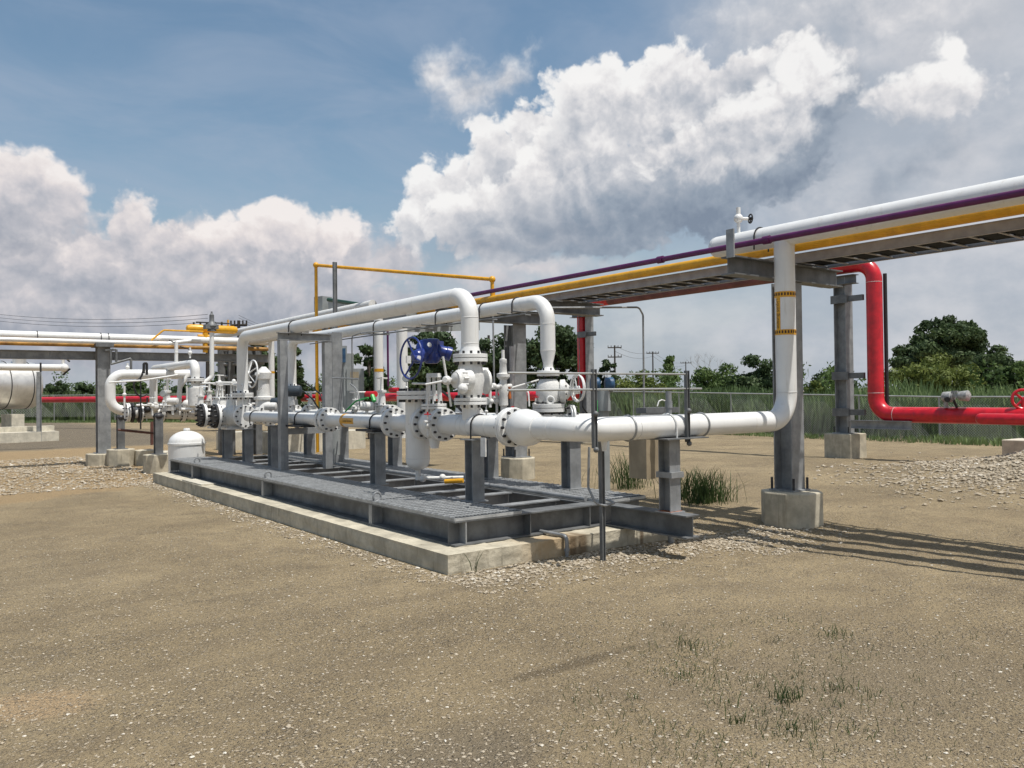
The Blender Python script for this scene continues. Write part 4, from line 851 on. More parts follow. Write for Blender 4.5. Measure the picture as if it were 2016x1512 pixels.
# yellow gallows pipe
g0, g1 = at(622, 522, X=7.5), at(969, 550, X=9.04)
t_ = wire('yellow_gas_line', 'thin yellow pipe rising high and crossing over above the white overhead pipes', 'pipe', YL, [(g0.x, g0.y, .45), tuple(g0), tuple(g1), (g1.x, g1.y, 3.5)], .036, .05, 10, 'pipe_run')
for q in (g0, g1): m = MB(); m.ball(q, .065); m.build('elbow_fitting', YL, t_)
m = MB(); m.cyl(at(970, 575, Y=g1.y), at(970, 600, Y=g1.y), .05, k=10); m.build('valve', YL, t_)
p0 = at(659, 516, X=7.1); t_ = T('strut_pole', 'dark slotted steel strut pole rising above the overhead pipes beside the yellow line', 'pole', (p0.x, p0.y, .4))
m = MB(); m.ibeam((p0.x, p0.y, .45), (p0.x, p0.y, p0.z), .075, .06, X_, .03, .01); m.build('strut', GV2, t_)
# shelter, panel
a_, b_2 = dep(640, 592, 21), dep(782, 625, 23)
t_ = T('equipment_shelter', 'pale canopy with a dark green top edge behind the overhead pipes', 'shelter', (dep(700, 700, 22).x, dep(700, 700, 22).y, 0))
fr = (dep(646, 590, 19.5), dep(800, 613, 17.5)); d_ = fr[1]-fr[0]; nrm = V3((-d_.y, d_.x, 0)).normalized()
m = MB(); a, b = fr; 
m.add([a, b, b+nrm*2.2, a+nrm*2.2, a-V3((0, 0, .55)), b-V3((0, 0, .45)), b+nrm*2.2-V3((0, 0, .30)), a+nrm*2.2-V3((0, 0, .45))], [(0, 1, 2, 3), (4, 7, 6, 5), (0, 4, 5, 1), (1, 5, 6, 2), (2, 6, 7, 3), (3, 7, 4, 0)]); m.build('canopy', GC, t_, False)
m = MB(); m.cyl(a, b, .045, k=8); m.build('green_trim', pmat('dark_green_trim', (.02, .06, .035), .4), t_)
m = MB(); q = dep(663, 604, 19.4); m.add([q, q+d_*.13, q+d_*.13-V3((0, 0, .16)), q-V3((0, 0, .16))], [(0, 3, 2, 1)]); m.build('notice', W, t_, False)
for px in (648, 650): pass
m = MB(); q = dep(636, 605, 19.8); m.box(q+V3((0, 0, .0)), (.3, .3, .5), .3); m.build('speaker_box', GC, t_)
for px in (640, 655): m = MB(); q = dep(px, 640, 20); m.b2((q.x-.06, q.y-.06, 0), (q.x+.06, q.y+.06, q.z+.4)); m.build('shelter_post', GV2, t_)
q = dep(660, 740, 15.2); t_ = T('box_column', 'wide pale steel column seen through the right half of the portal frame', 'steel column', (q.x, q.y, .2))
m = MB(); m.ibeam((q.x, q.y, .1), (q.x, q.y, dep(655, 655, 15.2).z), .20, .20, Y_, .012, .016); m.build('shaft', GV, t_)
q = dep(686, 760, 16.5); t_ = T('control_panel', 'grey green cabinets of a control panel right of the portal frame', 'control panel', (q.x, q.y, .2))
for px, py, w_, h_ in ((672, 745, .22, 1.3), (686, 755, .20, 1.2), (699, 770, .34, .9)):
    qq = dep(px, py, 16.5); m = MB(); m.box((qq.x, qq.y, qq.z), (w_, .3, h_), -.4); m.build('cabinet', GC, t_)
m = MB(); qq = dep(672, 700, 16.4); m.box(qq, (.16, .2, .28), -.4); m.build('dark_box', BL2, t_)
m = MB(); qq = dep(698, 738, 16.2); m.box(qq, (.16, .1, .12), -.4); m.build('floodlight', BX, t_)
m = MB(); qq = dep(655, 862, 14.6); m.cyl(qq-V3((0, 0, .3)), qq+V3((0, 0, .15)), .13, k=16); m.build('filter_bowl', GC, t_)
# white drops behind
def drop(label, px, pt, pb, X, r, mat=W, band=False, grp=None, name='white_pipe'):
    a = at(px, pt, X=X); b = at(px, pb, Y=a.y); t = T(name, label, 'pipe', (a.x, a.y, b.z), grp); m = MB(); m.cyl((a.x, a.y, b.z), (a.x, a.y, a.z), r, k=18); m.build('pipe_run', mat, t)
    if band:
        z = at(px, band, Y=a.y).z; m = MB(); m.cyl((a.x, a.y, z-.03), (a.x, a.y, z+.03), r+.003, k=18); m.build('label_band', YL, t)
    return t
drop('white vertical drop pipe with a yellow band, left of the blue actuator', 745, 628, 860, 7.6, .088, band=729)
drop('thick pale vertical pipe directly left of the blue handwheel', 791, 640, 862, 7.6, .105)
drop('white vertical pipe with a small yellow band behind the large handwheel', 534, 655, 850, 8.3, .08, band=733)
drop('thin purple vertical pipe left of the thick pale drop pipe', 763, 640, 760, 8.0, .022, mat=PU, name='purple_pipe')
drop('dark strut standing just left of the banded white drop pipe', 737, 640, 850, 7.7, .03, mat=GV2, name='strut_pole')
for i, pts_ in enumerate(([(600, 752), (630, 775), (640, 800)], [(690, 756), (708, 770), (708, 800)], [(680, 810), (700, 790), (725, 783)], [(590, 765), (615, 785), (632, 812)])):
    wire('cable', 'black looping cable number %s' % i if 0 else ['dark cable curving down right of the portal frame top', 'grey flexible hose arching beside the control panel', 'pale green cable sagging left of the strainer lid', 'dark cable curving down at the portal frame right leg'][i], 'cable', (BK, GV, GN, BK)[i], [at(x, y, X=6.3) for x, y in pts_], .014, .3)
# ------------------------------------------------------------------ red fire main
XR = 18.9
rt = at(1145, 600, X=XR); ryL = rt.y; zT = 4.78; zBt = at(1800, 817, X=XR).z
t_ = pipe('red_pipe', 'big glossy red pipe coming down beside the right column and running off right', 'pipe', RD, [(XR, 11.6, zT), (XR, 10.53, zT), (XR, 10.53, zBt), (XR, -4, zBt)], .185, .42)
seam(t_, ((XR, 10.53, 4.30), Z_, .187), ((XR, 10.53, 1.62), Z_, .187), ((XR, 10.05, zBt), Y_, .187))
t_ = pipe('red_pipe', 'second slimmer red pipe lying along the big red pipe at the right edge', 'pipe', RD, [(XR-.42, 7.95, zBt-.05), (XR-.42, -4, zBt-.05)], .12, .3)
m = MB(); m.ball((XR-.42, 7.95, zBt-.05), .12); m.build('end_cap', RD, t_)
m = MB(); m.cyl((XR+.16, 10.34, 1.3), (XR+.16, 10.34, 4.5), .045, k=10); tag(m.build('cable_conduit', BK), 'thin black conduit tracking down the red riser on its right', 'conduit')
pL = at(100, 787, Y=46); pM = at(575, 782, Y=34)
t_ = pipe('red_pipe', 'dark red pipe dropping beside the mid column and running far off left', 'pipe', RD, [(XR, ryL-1.4, zT), (XR, ryL, zT), (XR, ryL, 1.62), (XR-.8, ryL+1.2, 1.62), tuple(at(575, 783, Z=1.64)) if 0 else tuple(dep(560, 784, 40)), tuple(dep(-60, 788, 52))], .17, .42)
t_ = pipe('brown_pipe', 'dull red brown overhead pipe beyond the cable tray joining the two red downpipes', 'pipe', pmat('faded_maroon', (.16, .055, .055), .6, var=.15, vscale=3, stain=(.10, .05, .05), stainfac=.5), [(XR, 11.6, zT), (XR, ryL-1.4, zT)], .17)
t_ = T('sensor', 'white and grey twin headed flame detector on a black bracket above the red pipe', 'detector', at(1885, 800, X=XR))
SG = pmat('grey_housing', (.36, .36, .35), .5, var=.2, vscale=14, stain=(.12, .12, .12), stainfac=.6); q = at(1882, 783, X=XR-.1)
m = MB(); m.lathe(q+V3((0, .30, .02)), -Y_, [(0, .07), (.03, .11), (.20, .12), (.22, .09), (.25, .1)], 16); m.lathe(q+V3((0, -.04, .04)), -Y_, [(0, .06), (.04, .10), (.22, .12), (.25, .08)], 16); m.box(q+V3((0, .1, .05)), (.12, .3, .09)); m.cyl(q+V3((0, .22, 0)), q+V3((0, .22, -.22)), .05, k=8); m.box(q+V3((0, .02, .13)), (.08, .12, .05)); m.build('housing', SG, t_)
m = MB(); m.cyl(q+V3((-.08, .16, -.03)), q+V3((-.18, .10, -.04)), .06, k=12); m.cyl(q+V3((0, .05, -.05)), (XR, q.y+.0, zBt+.1), .03, k=8); m.build('lens', BK, t_)
t_ = T('gate_valve', 'red valve wheel cut off by the right edge above the red pipe', 'valve', at(2012, 800, X=XR)); m = MB(); q = at(2014, 786, X=XR); m.wheel(q, V3((-.8, -.5, .1)), .2, .03, 4); m.cyl(q, (q.x, q.y, zBt), .04); m.build('handwheel', RD, t_)
q = at(2014, 890, Z=.3); pier(q.x+.5, q.y, .9, .55, 'low pale concrete block at the right edge on the gravel mound', False, None, COL)
# ------------------------------------------------------------------ left pipe rack
YR = 23.2
xc = at(203, 800, Y=YR).x; zt_ = at(203, 684, Y=YR).z
column(xc, YR, .3, zt_, .30, 'steel column at left carrying the left pipe rack, behind the first goosenecks', bolts=False)
pier(xc, YR, .78, .30, 'leftmost concrete pier under the left rack column')
m = MB(); m.b2((xc-.22, YR-.35, zt_), (xc+.2, YR+.35, zt_+.1)); m.build('cap_beam', GV2, [o for o in bpy.data.objects if o.name.startswith('rack_column')][-1])
def zL(px, py, Y=YR): return at(px, py, Y=Y).z
xl, xr_ = at(-60, 700, Y=YR).x, 8.7
t_ = T('white_pipe', 'upper white pipe along the top of the left rack with two black clamps', 'pipe', (xl, YR, 3.2)); m = MB(); z = zL(200, 664); m.cyl((xl, YR, z), (xr_, YR, z), .10, k=18); m.build('pipe_run', W, t_)
for px in (198, 213, 73): ubolt(t_, (at(px, 664, Y=YR).x, YR, z), X_, .11)
t_ = T('white_pipe', 'lower thinner white pipe on the left rack above the rusty yellow one', 'pipe', (xl, YR-.25, 3.1)); m = MB(); z = zL(200, 673, YR-.25); xk = at(330, 672, Y=YR-.25).x
m.tube([(xl, YR-.25, z), (xk, YR-.25, z), (xk+.5, YR-.25, z+.08), (xk+.6, YR-.25, z+.1)], .055, .3, k=12); m.build('pipe_run', W, t_)
t_ = T('yellow_pipe', 'rusty yellow brown pipe on the underside of the left rack', 'pipe', (xl, YR-.05, 3.0)); m = MB(); z = zL(200, 680); m.cyl((xl, YR-.05, z), (xr_, YR-.05, z), .055, k=12); m.build('pipe_run', BR if 0 else pmat('rusty_yellow', (.45, .24, .05), .6, var=.25, vscale=3, stain=(.2, .09, .04), stainfac=.8), t_)
t_ = T('rack_beam', 'long grey horizontal beam of the left rack below its pipes', 'steel beam', (xl, YR+.3, 2.6), 'rack cross beams'); m = MB(); z1, z2 = zL(200, 693), zL(200, 706); m.ibeam((xl, YR+.3, (z1+z2)/2), (xr_, YR+.3, (z1+z2)/2), abs(z1-z2)+.05, .2, Z_); m.build('beam', GV, t_)
t_ = T('hanger_bracket', 'black steel bracket hanging right of the left rack column', 'bracket', at(230, 712, Y=YR-.3)); m = MB(); y_ = YR-.3
for a, b in (((207, 690), (228, 688)), ((218, 690), (218, 717)), ((218, 717), (258, 706)), ((229, 688), (229, 712)), ((258, 706), (258, 730))): m.cyl(at(*a, Y=y_), at(*b, Y=y_), .03, k=6)
m.build('frame', GV2, t_)
t_ = wire('yellow_gas_line', 'thin yellow pipe slanting up from the left rack to the yellow cylinder', 'pipe', YL, [at(298, 670, Y=YR-.2), at(322, 650, Y=YR-.2), at(400, 653, Y=YR-.2)], .024, .1, 8, 'pipe_run')
# yellow horizontal filter with stand
t_ = T('yellow_filter', 'fat yellow horizontal cylinder on a stem above the left rack', 'filter', at(408, 690, Y=YR)); a, b = at(366, 646, Y=YR+.1), at(468, 650, Y=YR+.1)
m = MB(); m.lathe(a, b-a, [(0, .02), (.03, .08), (.12, .115), ((b-a).length-.12, .115), ((b-a).length-.03, .08), ((b-a).length, .02)], 18); m.build('shell', YL, t_)
m = MB(); q = at(404, 655, Y=YR); m.cyl((q.x, q.y, q.z-.55), q, .07, k=12); m.cyl(q-V3((.2, 0, .1)), q+V3((.15, 0, -.1)), .05, k=10); m.build('stem', YL, t_)
m = MB(); q = at(449, 645, Y=YR+.1); m.cyl(q-V3((0, 0, .1)), q+V3((0, 0, .22)), .028, k=8); m.build('top_valve', YL, t_)
# vent stack with dark valve head
t_ = T('vent_stack', 'white vertical pipe topped by a dark ribbed relief valve in front of the yellow cylinder', 'vent stack', at(416, 760, Y=19.5)); y_ = 19.5; q1, q2, q3 = at(417, 655, Y=y_), at(417, 742, Y=y_), at(402, 754, Y=y_)
m = MB(); m.tube([q1, q2, q3, q3-V3((.15, 0, 0))], .052, .12, k=14); m.build('pipe_run', W, t_)
q = at(417, 652, Y=y_); m = MB(); m.lathe(q, Z_, [(0, .10), (.03, .10), (.04, .08), (.12, .13), (.16, .12), (.20, .07), (.24, .055), (.38, .052), (.40, .03), (.44, .02), (.46, .02)], 16); m.box(q+V3((-.02, 0, .1)), (.3, .2, .1)); m.build('relief_valve', GV2, t_)
m = MB(); m.cyl(at(386, 634, Y=y_), at(452, 637, Y=y_), .016, k=6); m.build('cross_bar', BK, t_)
# goosenecks at left
def gpipe(label, pts, r, Y=None, X=None, bend=None, **k):
    P_ = [at(a, b, Y=Y) if Y is not None else at(a, b, X=X) for a, b in pts]
    if Y is None and False: pass
    return pipe('gooseneck_pipe', label, 'pipe', W, [tuple(p) for p in P_], r, bend, 'white gooseneck pipes at left', k=18)
Y1 = 21.4
g1 = gpipe('leftmost white gooseneck pipe bending right at top and bottom by the left column', [(262, 808), (217, 808), (217, 737), (372, 737)], .118, Y=Y1, bend=.30)
xg2 = at(385, 720, Y=19.2).x; ya2, yb2 = 19.2, at(302, 740, X=xg2).y; zg = at(385, 716, Y=ya2).z
g2 = pipe('gooseneck_pipe', 'white gooseneck pipe running in depth above the left valves', 'pipe', W, [(xg2, ya2, at(385, 745, Y=ya2).z), (xg2, ya2, zg), (xg2, yb2, zg), (xg2, yb2, 1.3)], .10, .2, 'white gooseneck pipes at left', k=18)
m = MB(); m.flange((xg2, ya2, at(385, 748, Y=ya2).z), Z_, .19, .03, 8); m.build('flange_pair', [W, ST], g2)
m = MB(); zq = at(385, 770, Y=ya2).z; m.lathe((xg2, ya2, zq-.38), Z_, [(0, .1), (.05, .17), (.3, .17), (.45, .17), (.5, .1), (.6, .1)], 16); m.build('valve_body', WR, g2)
m = MB(); m.cyl(at(355, 745, Y=20.4), at(352, 800, Y=20.4), .055, k=10); m.cyl(at(372, 738, Y=20.4), at(355, 760, Y=20.4), .06, k=10); m.build('bypass', WR, g2)
for px, pt, pb, yy in ((347, 672, 716, 21.6), (374, 684, 705, 19.6), (251, 715, 732, 21.4)):
    t_ = T('vent_valve', {347: 'slim white vertical pipe with a black lever on top, at the left rack', 374: 'small white vent valve standing on the second gooseneck', 251: 'small white vent valve on top of the first gooseneck'}[px], 'vent valve', at(px, pb, Y=yy))
    m = MB(); a, b = at(px, pt, Y=yy), at(px, pb, Y=yy); m.cyl(b, a, .045 if px == 347 else .022, k=10); m.ball((a+b)/2, .05); m.build('stem', W, t_)
    m = MB(); m.cyl(at(px-14 if px != 374 else px-20, pt+(14 if px == 251 else -2), Y=yy), at(px, pt+4 if px != 251 else pt+14, Y=yy), .014, k=6); m.build('lever', BK, t_)
t_ = T('pipe_header', 'low crowded white header pipe with flanges and black bolt rings below the goosenecks', 'pipe header', at(255, 830, Y=20.6)); YH = 20.6
h0, h1 = at(246, 812, Y=YH), at(402, 816, Y=YH); m = MB(); m.cyl(h0, h1, .13, k=18); m.build('pipe_run', WR, t_)
for px in (251, 276, 318, 360): m = MB(); q = at(px, 812, Y=YH); m.flange(tuple(q), X_, .22, .035, 12); m.build('flange_pair', [W, ST], t_)
for px in (256, 270): m = MB(); q = at(px, 813, Y=YH); m.lathe(tuple(q), X_, [(0, .19), (.03, .23), (.06, .23), (.08, .19)], 18); m.build('bolt_ring', BK, t_)
for i, px in enumerate((290, 305, 325, 338, 350, 368, 382, 394)):
    m = MB(); q = at(px, 806-(i % 3)*5, Y=YH-.2); m.ball(q, .08+.03*(i % 2)); m.cyl(q, q+V3((0, 0, .28+.08*(i % 3))), .02, k=6); m.build('fitting', WR if i % 3 else BK, t_)
m = MB(); m.cyl(at(268, 798, Y=YH-.25), at(330, 798, Y=YH-.25), .025, k=8); m.cyl(at(352, 806, Y=YH-.25), at(395, 806, Y=YH-.3), .04, k=8); m.build('side_tube', W, t_)
t_ = T('grab_rail', 'long thin white rod slanting across the goosenecks', 'rod', at(285, 752, Y=20)); m = MB(); m.tube([at(214, 753, Y=20), at(280, 749, Y=20), at(350, 738, Y=20)], .02, .1, k=8); m.build('rod', W, t_)
t_ = T('cable', 'thick black cable hanging in a loop between the goosenecks', 'cable', at(275, 775, Y=20.2)); m = MB(); m.tube([at(284, 720, Y=20.2), at(278, 745, Y=20.2), at(262, 752, Y=20.2), at(266, 772, Y=20.2), at(277, 782, Y=20.2), at(290, 776, Y=20.2)], .022, .3, k=7)
m.tube([at(277, 742, Y=20), at(277, 845, Y=20)], .016, k=6); m.tube([at(283, 735, Y=20.2), at(283, 715, Y=20.2), at(289, 715, Y=20.2), at(289, 738, Y=20.2)], .03, .06, k=7); m.build('cable', BK, t_)
t_ = T('vent_valve', 'small white needle valve on the header below the black cable loop', 'vent valve', at(245, 800, Y=20.4)); m = MB(); m.cyl(at(245, 802, Y=20.4), at(245, 760, Y=20.4), .022, k=8); m.ball(at(245, 777, Y=20.4), .045); m.build('stem', W, t_)
for px, pb, pt, s_, lb in ((243, 918, 818, .17, 'second concrete pier from the left with a short dark post'), (319, 932, 815, .17, 'octagonal concrete pier nearest the left end of the kerb slab'), (297, 916, 830, .15, 'partly hidden concrete pier between the two short dark posts')):
    q = at(px, pb, Z=0); q.y += .3; pier(q.x, q.y, .62, .42 if px != 297 else .38, lb)
    if px == 297: continue
    t = T('pipe_support', 'short dark steel post on the %s' % ('second pier from the left' if px == 243 else 'pier next to the end of the kerb'), 'pipe support', (q.x, q.y, .42)); zz_ = at(px, pt, Y=q.y).z
    m = MB(); m.ibeam((q.x, q.y, .43), (q.x, q.y, zz_), s_, s_, Y_); m.build('post', GV2, t); m = MB(); m.b2((q.x-.15, q.y-.15, .42), (q.x+.15, q.y+.15, .435)); m.build('base_plate', GV2, t)
    m = MB(); m.ball((q.x, q.y, zz_-.05), .12, (1, 1, .7)); m.build('saddle', ST, t)
q = at(280, 862, Y=22.4); m = MB(); m.b2((at(228, 862, Y=22.6).x, 22.6, 0), (at(345, 862, Y=22.6).x, 23.4, .28)); tag(kind(m.build('concrete_block', COL, None, False), 'x') if 0 else m.build('concrete_block', COL, None, False), 'long low pale concrete block behind the left piers', 'concrete block')
t_ = T('pipe_brace', 'dark thin rail leaning between the left piers and a thin post', 'brace', at(295, 850, Y=21)); m = MB(); m.cyl(at(232, 846, Y=20.8), at(312, 854, Y=20.8), .03, k=6); m.cyl(at(299, 830, Y=21.2), at(299, 876, Y=21.2), .035, k=6); m.build('rail', BR, t_)
# dome topped vessel
q = dep(368, 896, 17.7); t_ = T('white_vessel', 'squat white dome topped vessel standing left of the deck end', 'vessel', (q.x, q.y, 0)); r_ = .375; z0 = dep(368, 874, 17.7).z
m = MB(); m.lathe((q.x, q.y, -.05), Z_, [(0, r_), (z0+.05, r_)], 36); m.build('shell', W, t_)
zs = dep(368, 846, 17.7).z-z0; m = MB(); m.lathe((q.x, q.y, z0), Z_, [(-.01, r_+.014), (.03, r_+.014)]+[(.03+(zs-.05)*math.sin(a), (r_-.005)*math.cos(a)) for a in np.linspace(.02, 1.42, 10)]+[(zs, .07), (zs+.035, .06)], 36); m.build('dome_lid', W, t_)
t_ = T('yellow_bollard', 'small yellow bollard stub standing between the deck posts far behind', 'bollard', dep(484, 880, 22)); a, b = dep(484, 881, 22), dep(484, 864, 22)
m = MB(); m.lathe(a, Z_, [(0, .10), (.03, .10), (.05, .05), (.17, .045), (.18, .07), (.22, .06)], 12); m.build('post', YL, t_)
for i, (a, b, c) in enumerate(((445, 480, 26), (540, 575, 24), (590, 720, 25))):
    p, q = dep(a, 852, c), dep(b, 852, c); m = MB(); m.b2((p.x, p.y, -.1), (q.x+.6, p.y+1.0, p.z)); tag(m.build('concrete_block', COL, None, False), ['pale concrete plinth behind the gate valves and the yellow bollard', 'pale concrete plinth just left of the portal frame foot', 'wide pale concrete plinth seen through the portal frame'][i], 'concrete block')
# ------------------------------------------------------------------ horizontal tank at left
q0, q1 = dep(-120, 760, 33), dep(72, 756, 36); ax = (q1-q0).normalized(); ax.z = 0; ax.normalize(); rt_ = 1.02; q1.z = q0.z = dep(40, 758, 35).z
t_ = T('horizontal_tank', 'silver clad horizontal tank cut off by the left edge', 'tank', (q1.x, q1.y, 0))
m = MB(); L = (q1-q0).length; m.lathe(q0, ax, [(0, rt_), (L-.35, rt_), (L-.2, rt_*.97), (L-.08, rt_*.80), (L, rt_*.4), (L+.02, .02)], 40); m.build('shell', AL, t_)
for f_ in (.62, .86): m = MB(); m.torus(q0+ax*L*f_, ax, rt_+.003, .02, 40, 6); m.build('strap', ST, t_)
m = MB(); qq = dep(38, 704, 35); m.cyl(qq-V3((0, 0, .3)), qq+V3((0, 0, .25)), .26, k=16); m.build('hatch', AL, t_)
m = MB(); qq = dep(25, 830, 34.6); m.box((qq.x, qq.y, .55), (.5, 1.0, 1.1), math.atan2(ax.y, ax.x)); m.build('saddle', COL, t_)
m = MB(); qq = dep(83, 860, 33.5); 
t2 = T('tank_stand_post', 'slim steel post at the end of the silver tank', 'post', (dep(77, 858, 33).x, dep(77, 858, 33).y, .3)); p = dep(77, 858, 33); m = MB(); m.ibeam((p.x, p.y, .0), (p.x, p.y, dep(77, 732, 33).z), .17, .17, X_); m.build('shaft', GV, t2)
p, q = dep(-60, 848, 32), dep(106, 848, 34); m = MB(); d_ = (q-p).normalized(); m.box(((p.x+q.x)/2, (p.y+q.y)/2, .18), ((q-p).length, 1.6, .45), math.atan2(d_.y, d_.x)); m.box(((p.x+q.x)/2, (p.y+q.y)/2+.3, .5), ((q-p).length, .5, .22), math.atan2(d_.y, d_.x)); tag(m.build('concrete_plinth', COL, None, False), 'stepped pale concrete plinth under the silver tank', 'concrete block')
t_ = T('white_pipe', 'white pipe with a bulb end crossing over the silver tank at far left', 'pipe', dep(60, 722, 29)); m = MB(); m.cyl(dep(-60, 722, 27), dep(126, 724, 28), .115, k=16); m.ball(dep(127, 724, 28), .14); m.cyl(dep(124, 705, 28), dep(124, 735, 28), .05, k=8); m.build('pipe_run', W, t_)
m = MB(); m.cyl(dep(80, 714, 27.5), dep(80, 732, 27.5), .03, k=6); m.cyl(dep(124, 700, 28), dep(137, 712, 28), .03, k=6); m.cyl(dep(124, 738, 28), dep(138, 726, 28), .03, k=6); m.build('clamp', BK, t_)
# dark process equipment behind the left legs
t_ = T('process_skid', 'dark steel equipment frame behind the left end of the overhead pipes', 'steel frame', dep(465, 780, 24))
for px in (437, 455, 492, 508): m = MB(); p = dep(px, 800, 24); m.b2((p.x-.09, p.y-.09, 0), (p.x+.09, p.y+.09, dep(px, 682, 24).z)); m.build('post', GV2, t_)
for py in (690, 718, 742): m = MB(); m.cyl(dep(430, py, 24), dep(520, py-3, 24), .05, k=6); m.build('cross_tube', GV, t_)
for i in range(10): m = MB(); p = dep(440+i*8, 700+(i*37) % 60, 24.3); m.box(p, (.2, .2, .25), i); m.build('fitting', (GV2, BK, GC)[i % 3], t_)
# extra overhead pipes at the left end of the long rack
for X0, zc0, r_, lb, mm in ((8.0, 3.62, .10, 'uppermost pinkish grey pipe at the far left end of the overhead rack', WR), (8.05, 3.30, .11, 'lower thick pinkish grey pipe at the far left end of the overhead rack', WR)):
    t_ = T('white_pipe', lb, 'pipe', (X0, 23, zc0)); m = MB(); m.cyl((X0, 15.5 if zc0 > 3.5 else 19, zc0), (X0, 26, zc0), r_, k=14); m.build('pipe_run', mm, t_)
# ------------------------------------------------------------------ chain link fence
fp = [((27.2, -4), -.25), ((27.2, 13), -.18), ((27.3, 27), .12), ((24.2, 49), .30), ((9.4, 70), .40), ((-6, 80), .4)]
FT = T('chain_link_fence', 'long low chain link fence with a thin white top rail behind the yard', 'fence', (27.2, 13, -.2))
def fence_pts():
    out = []; 
    for ((a, za), (b, zb2)) in zip(fp[:-1], fp[1:]):
        a_, b_2 = V3((*a, za)), V3((*b, zb2)); n = max(1, round((b_2-a_).length/3.0))
        for i in range(n): out.append(a_.lerp(b_2, i/n))
    out.append(V3((*fp[-1][0], fp[-1][1]))); return out
FP = fence_pts(); FH = 1.62
for i, p in enumerate(FP):
    if i > 36: break
    m = MB(); m.cyl(p-Z_*.3, p+Z_*FH, .028, k=6); m.build('fence_post', FW, FT)
m = MB(); m.sweep([p+Z_*FH for p in FP], .026, 6); m.build('top_rail', FW, FT)
m = MB(); tot = 0; sp = .085; dens = []
for a, b in zip(FP[:-1], FP[1:]):
    L = (b-a).length; d = (b-a)/L; n = int(L/(sp if a.y < 30 else sp*2.2)); st_ = L/n; rr = .0032 if a.y < 30 else .006; nn = Z_.cross(d)*rr
    for j in range(n):
        for sg in (0, 1):
            x0 = j*st_; x1 = x0+FH; p0 = a+d*x0; 
            if x1 > L: zt5 = (L-x0); 
            else: zt5 = FH
            q0_, q1_ = (p0, p0+d*zt5+Z_*zt5) if sg == 0 else (p0+Z_*FH, p0+d*zt5+Z_*(FH-zt5))
            up_ = Z_*rr*.7-d*rr*.7*(1 if sg == 0 else -1); m.add([q0_-up_, q0_+up_, q1_+up_, q1_-up_, q0_+nn, q1_+nn], [(0, 1, 2, 3), (0, 4, 5, 3), (1, 4, 5, 2)])
            if x0 < FH*0 : pass
        if j*st_ < FH:
            z_ = j*st_; p0 = a+Z_*(FH-z_); up_ = Z_*rr*.7; m.add([p0-up_-Z_*0, p0+up_, a+d*z_+Z_*FH+up_, a+d*z_+Z_*FH-up_], [(0, 1, 2, 3)]); p0 = a+Z_*z_; m.add([p0-up_, p0+up_, a+d*z_+up_, a+d*z_-up_], [(0, 1, 2, 3)])
m.build('wire_mesh', FW, FT, False)
# ------------------------------------------------------------------ vegetation
def blades(P_, h, wd, lean, seg=2, rng=RNG):
    n = len(P_); a = rng.random(n)*6.283; dx_ = np.cos(a); dy_ = np.sin(a); ln = (rng.random(n)*.8+.2)*lean*h; b = rng.random(n)*6.283; sx_ = np.cos(b)*wd; sy_ = np.sin(b)*wd
    V_ = []
    for k, (t, ww) in enumerate(((0, .8), (.5, 1.0), (.85, .55), (1.0, .05))):
        cx_ = P_[:, 0]+dx_*ln*t*t; cy_ = P_[:, 1]+dy_*ln*t*t; cz_ = P_[:, 2]+h*(t-.12*lean*t*t)
        V_ += [np.stack([cx_-sx_*ww, cy_-sy_*ww, cz_], 1), np.stack([cx_+sx_*ww, cy_+sy_*ww, cz_], 1)]
    V_ = np.stack(V_, 1).reshape(-1, 3); q = np.array([(0, 1, 3, 2), (2, 3, 5, 4), (4, 5, 7, 6)]); F_ = (q[None]+np.arange(n)[:, None, None]*8).reshape(-1, 4); return V_, F_
def mesh_obj(name, V_, F_, mat, smooth=False, parent=None, origin=None):
    o0 = np.array(origin if origin is not None else (ORG[parent] if parent else (0, 0, 0)), float); me = bpy.data.meshes.new(name); n = len(V_); F_ = np.asarray(F_)
    me.vertices.add(n); me.vertices.foreach_set('co', (np.asarray(V_)-o0).astype(np.float32).ravel()); k = F_.shape[1]
    me.loops.add(F_.size); me.loops.foreach_set('vertex_index', F_.astype(np.int32).ravel()); me.polygons.add(len(F_)); me.polygons.foreach_set('loop_start', np.arange(0, F_.size, k, dtype=np.int32)); me.materials.append(mat); me.update(calc_edges=True); me.validate()
    o = bpy.data.objects.new(name, me); col.objects.link(o)
    if parent: o.parent = parent
    else: o.location = o0
    ORG[o] = Vector(o0); return o
def strip_pts(n, off0, off1, lo=0, hi=1e9):
    segs = [(a, b) for a, b in zip(FP[:-1], FP[1:])]; out = np.zeros((n, 3)); k = RNG.integers(0, len(segs), n); t = RNG.random(n); o = off0+(off1-off0)*RNG.random(n)**1.4
    for i in range(n):
        a, b = segs[k[i]]; d = (b-a); nn = V3((d.y, -d.x, 0)).normalized(); p = a+d*t[i]+nn*o[i]; out[i] = (p.x, p.y, -.1)
    return out
rp = strip_pts(42000, .3, 12); hh2 = np.array([1.25+.75*mn.noise((x*.22, y*.22, 4))+.35*random.random() for x, y, z in rp])
dcam = np.hypot(rp[:, 0], rp[:, 1]); hh2 = hh2*(.75+.01*dcam)
V_, F_ = blades(rp, np.clip(hh2, .5, 2.6), .017+.0007*dcam, .35); kind(mesh_obj('reeds', V_, F_, RE), 'stuff')
ep = strip_pts(16000, -1.6, .8); he = np.array([.16+.3*max(0, mn.noise((x*.4, y*.4, 2)))+.15*random.random() for x, y, z in ep]); V_, F_ = blades(ep, he, .018, .6); kind(mesh_obj('verge_grass', V_, F_, RE), 'stuff')

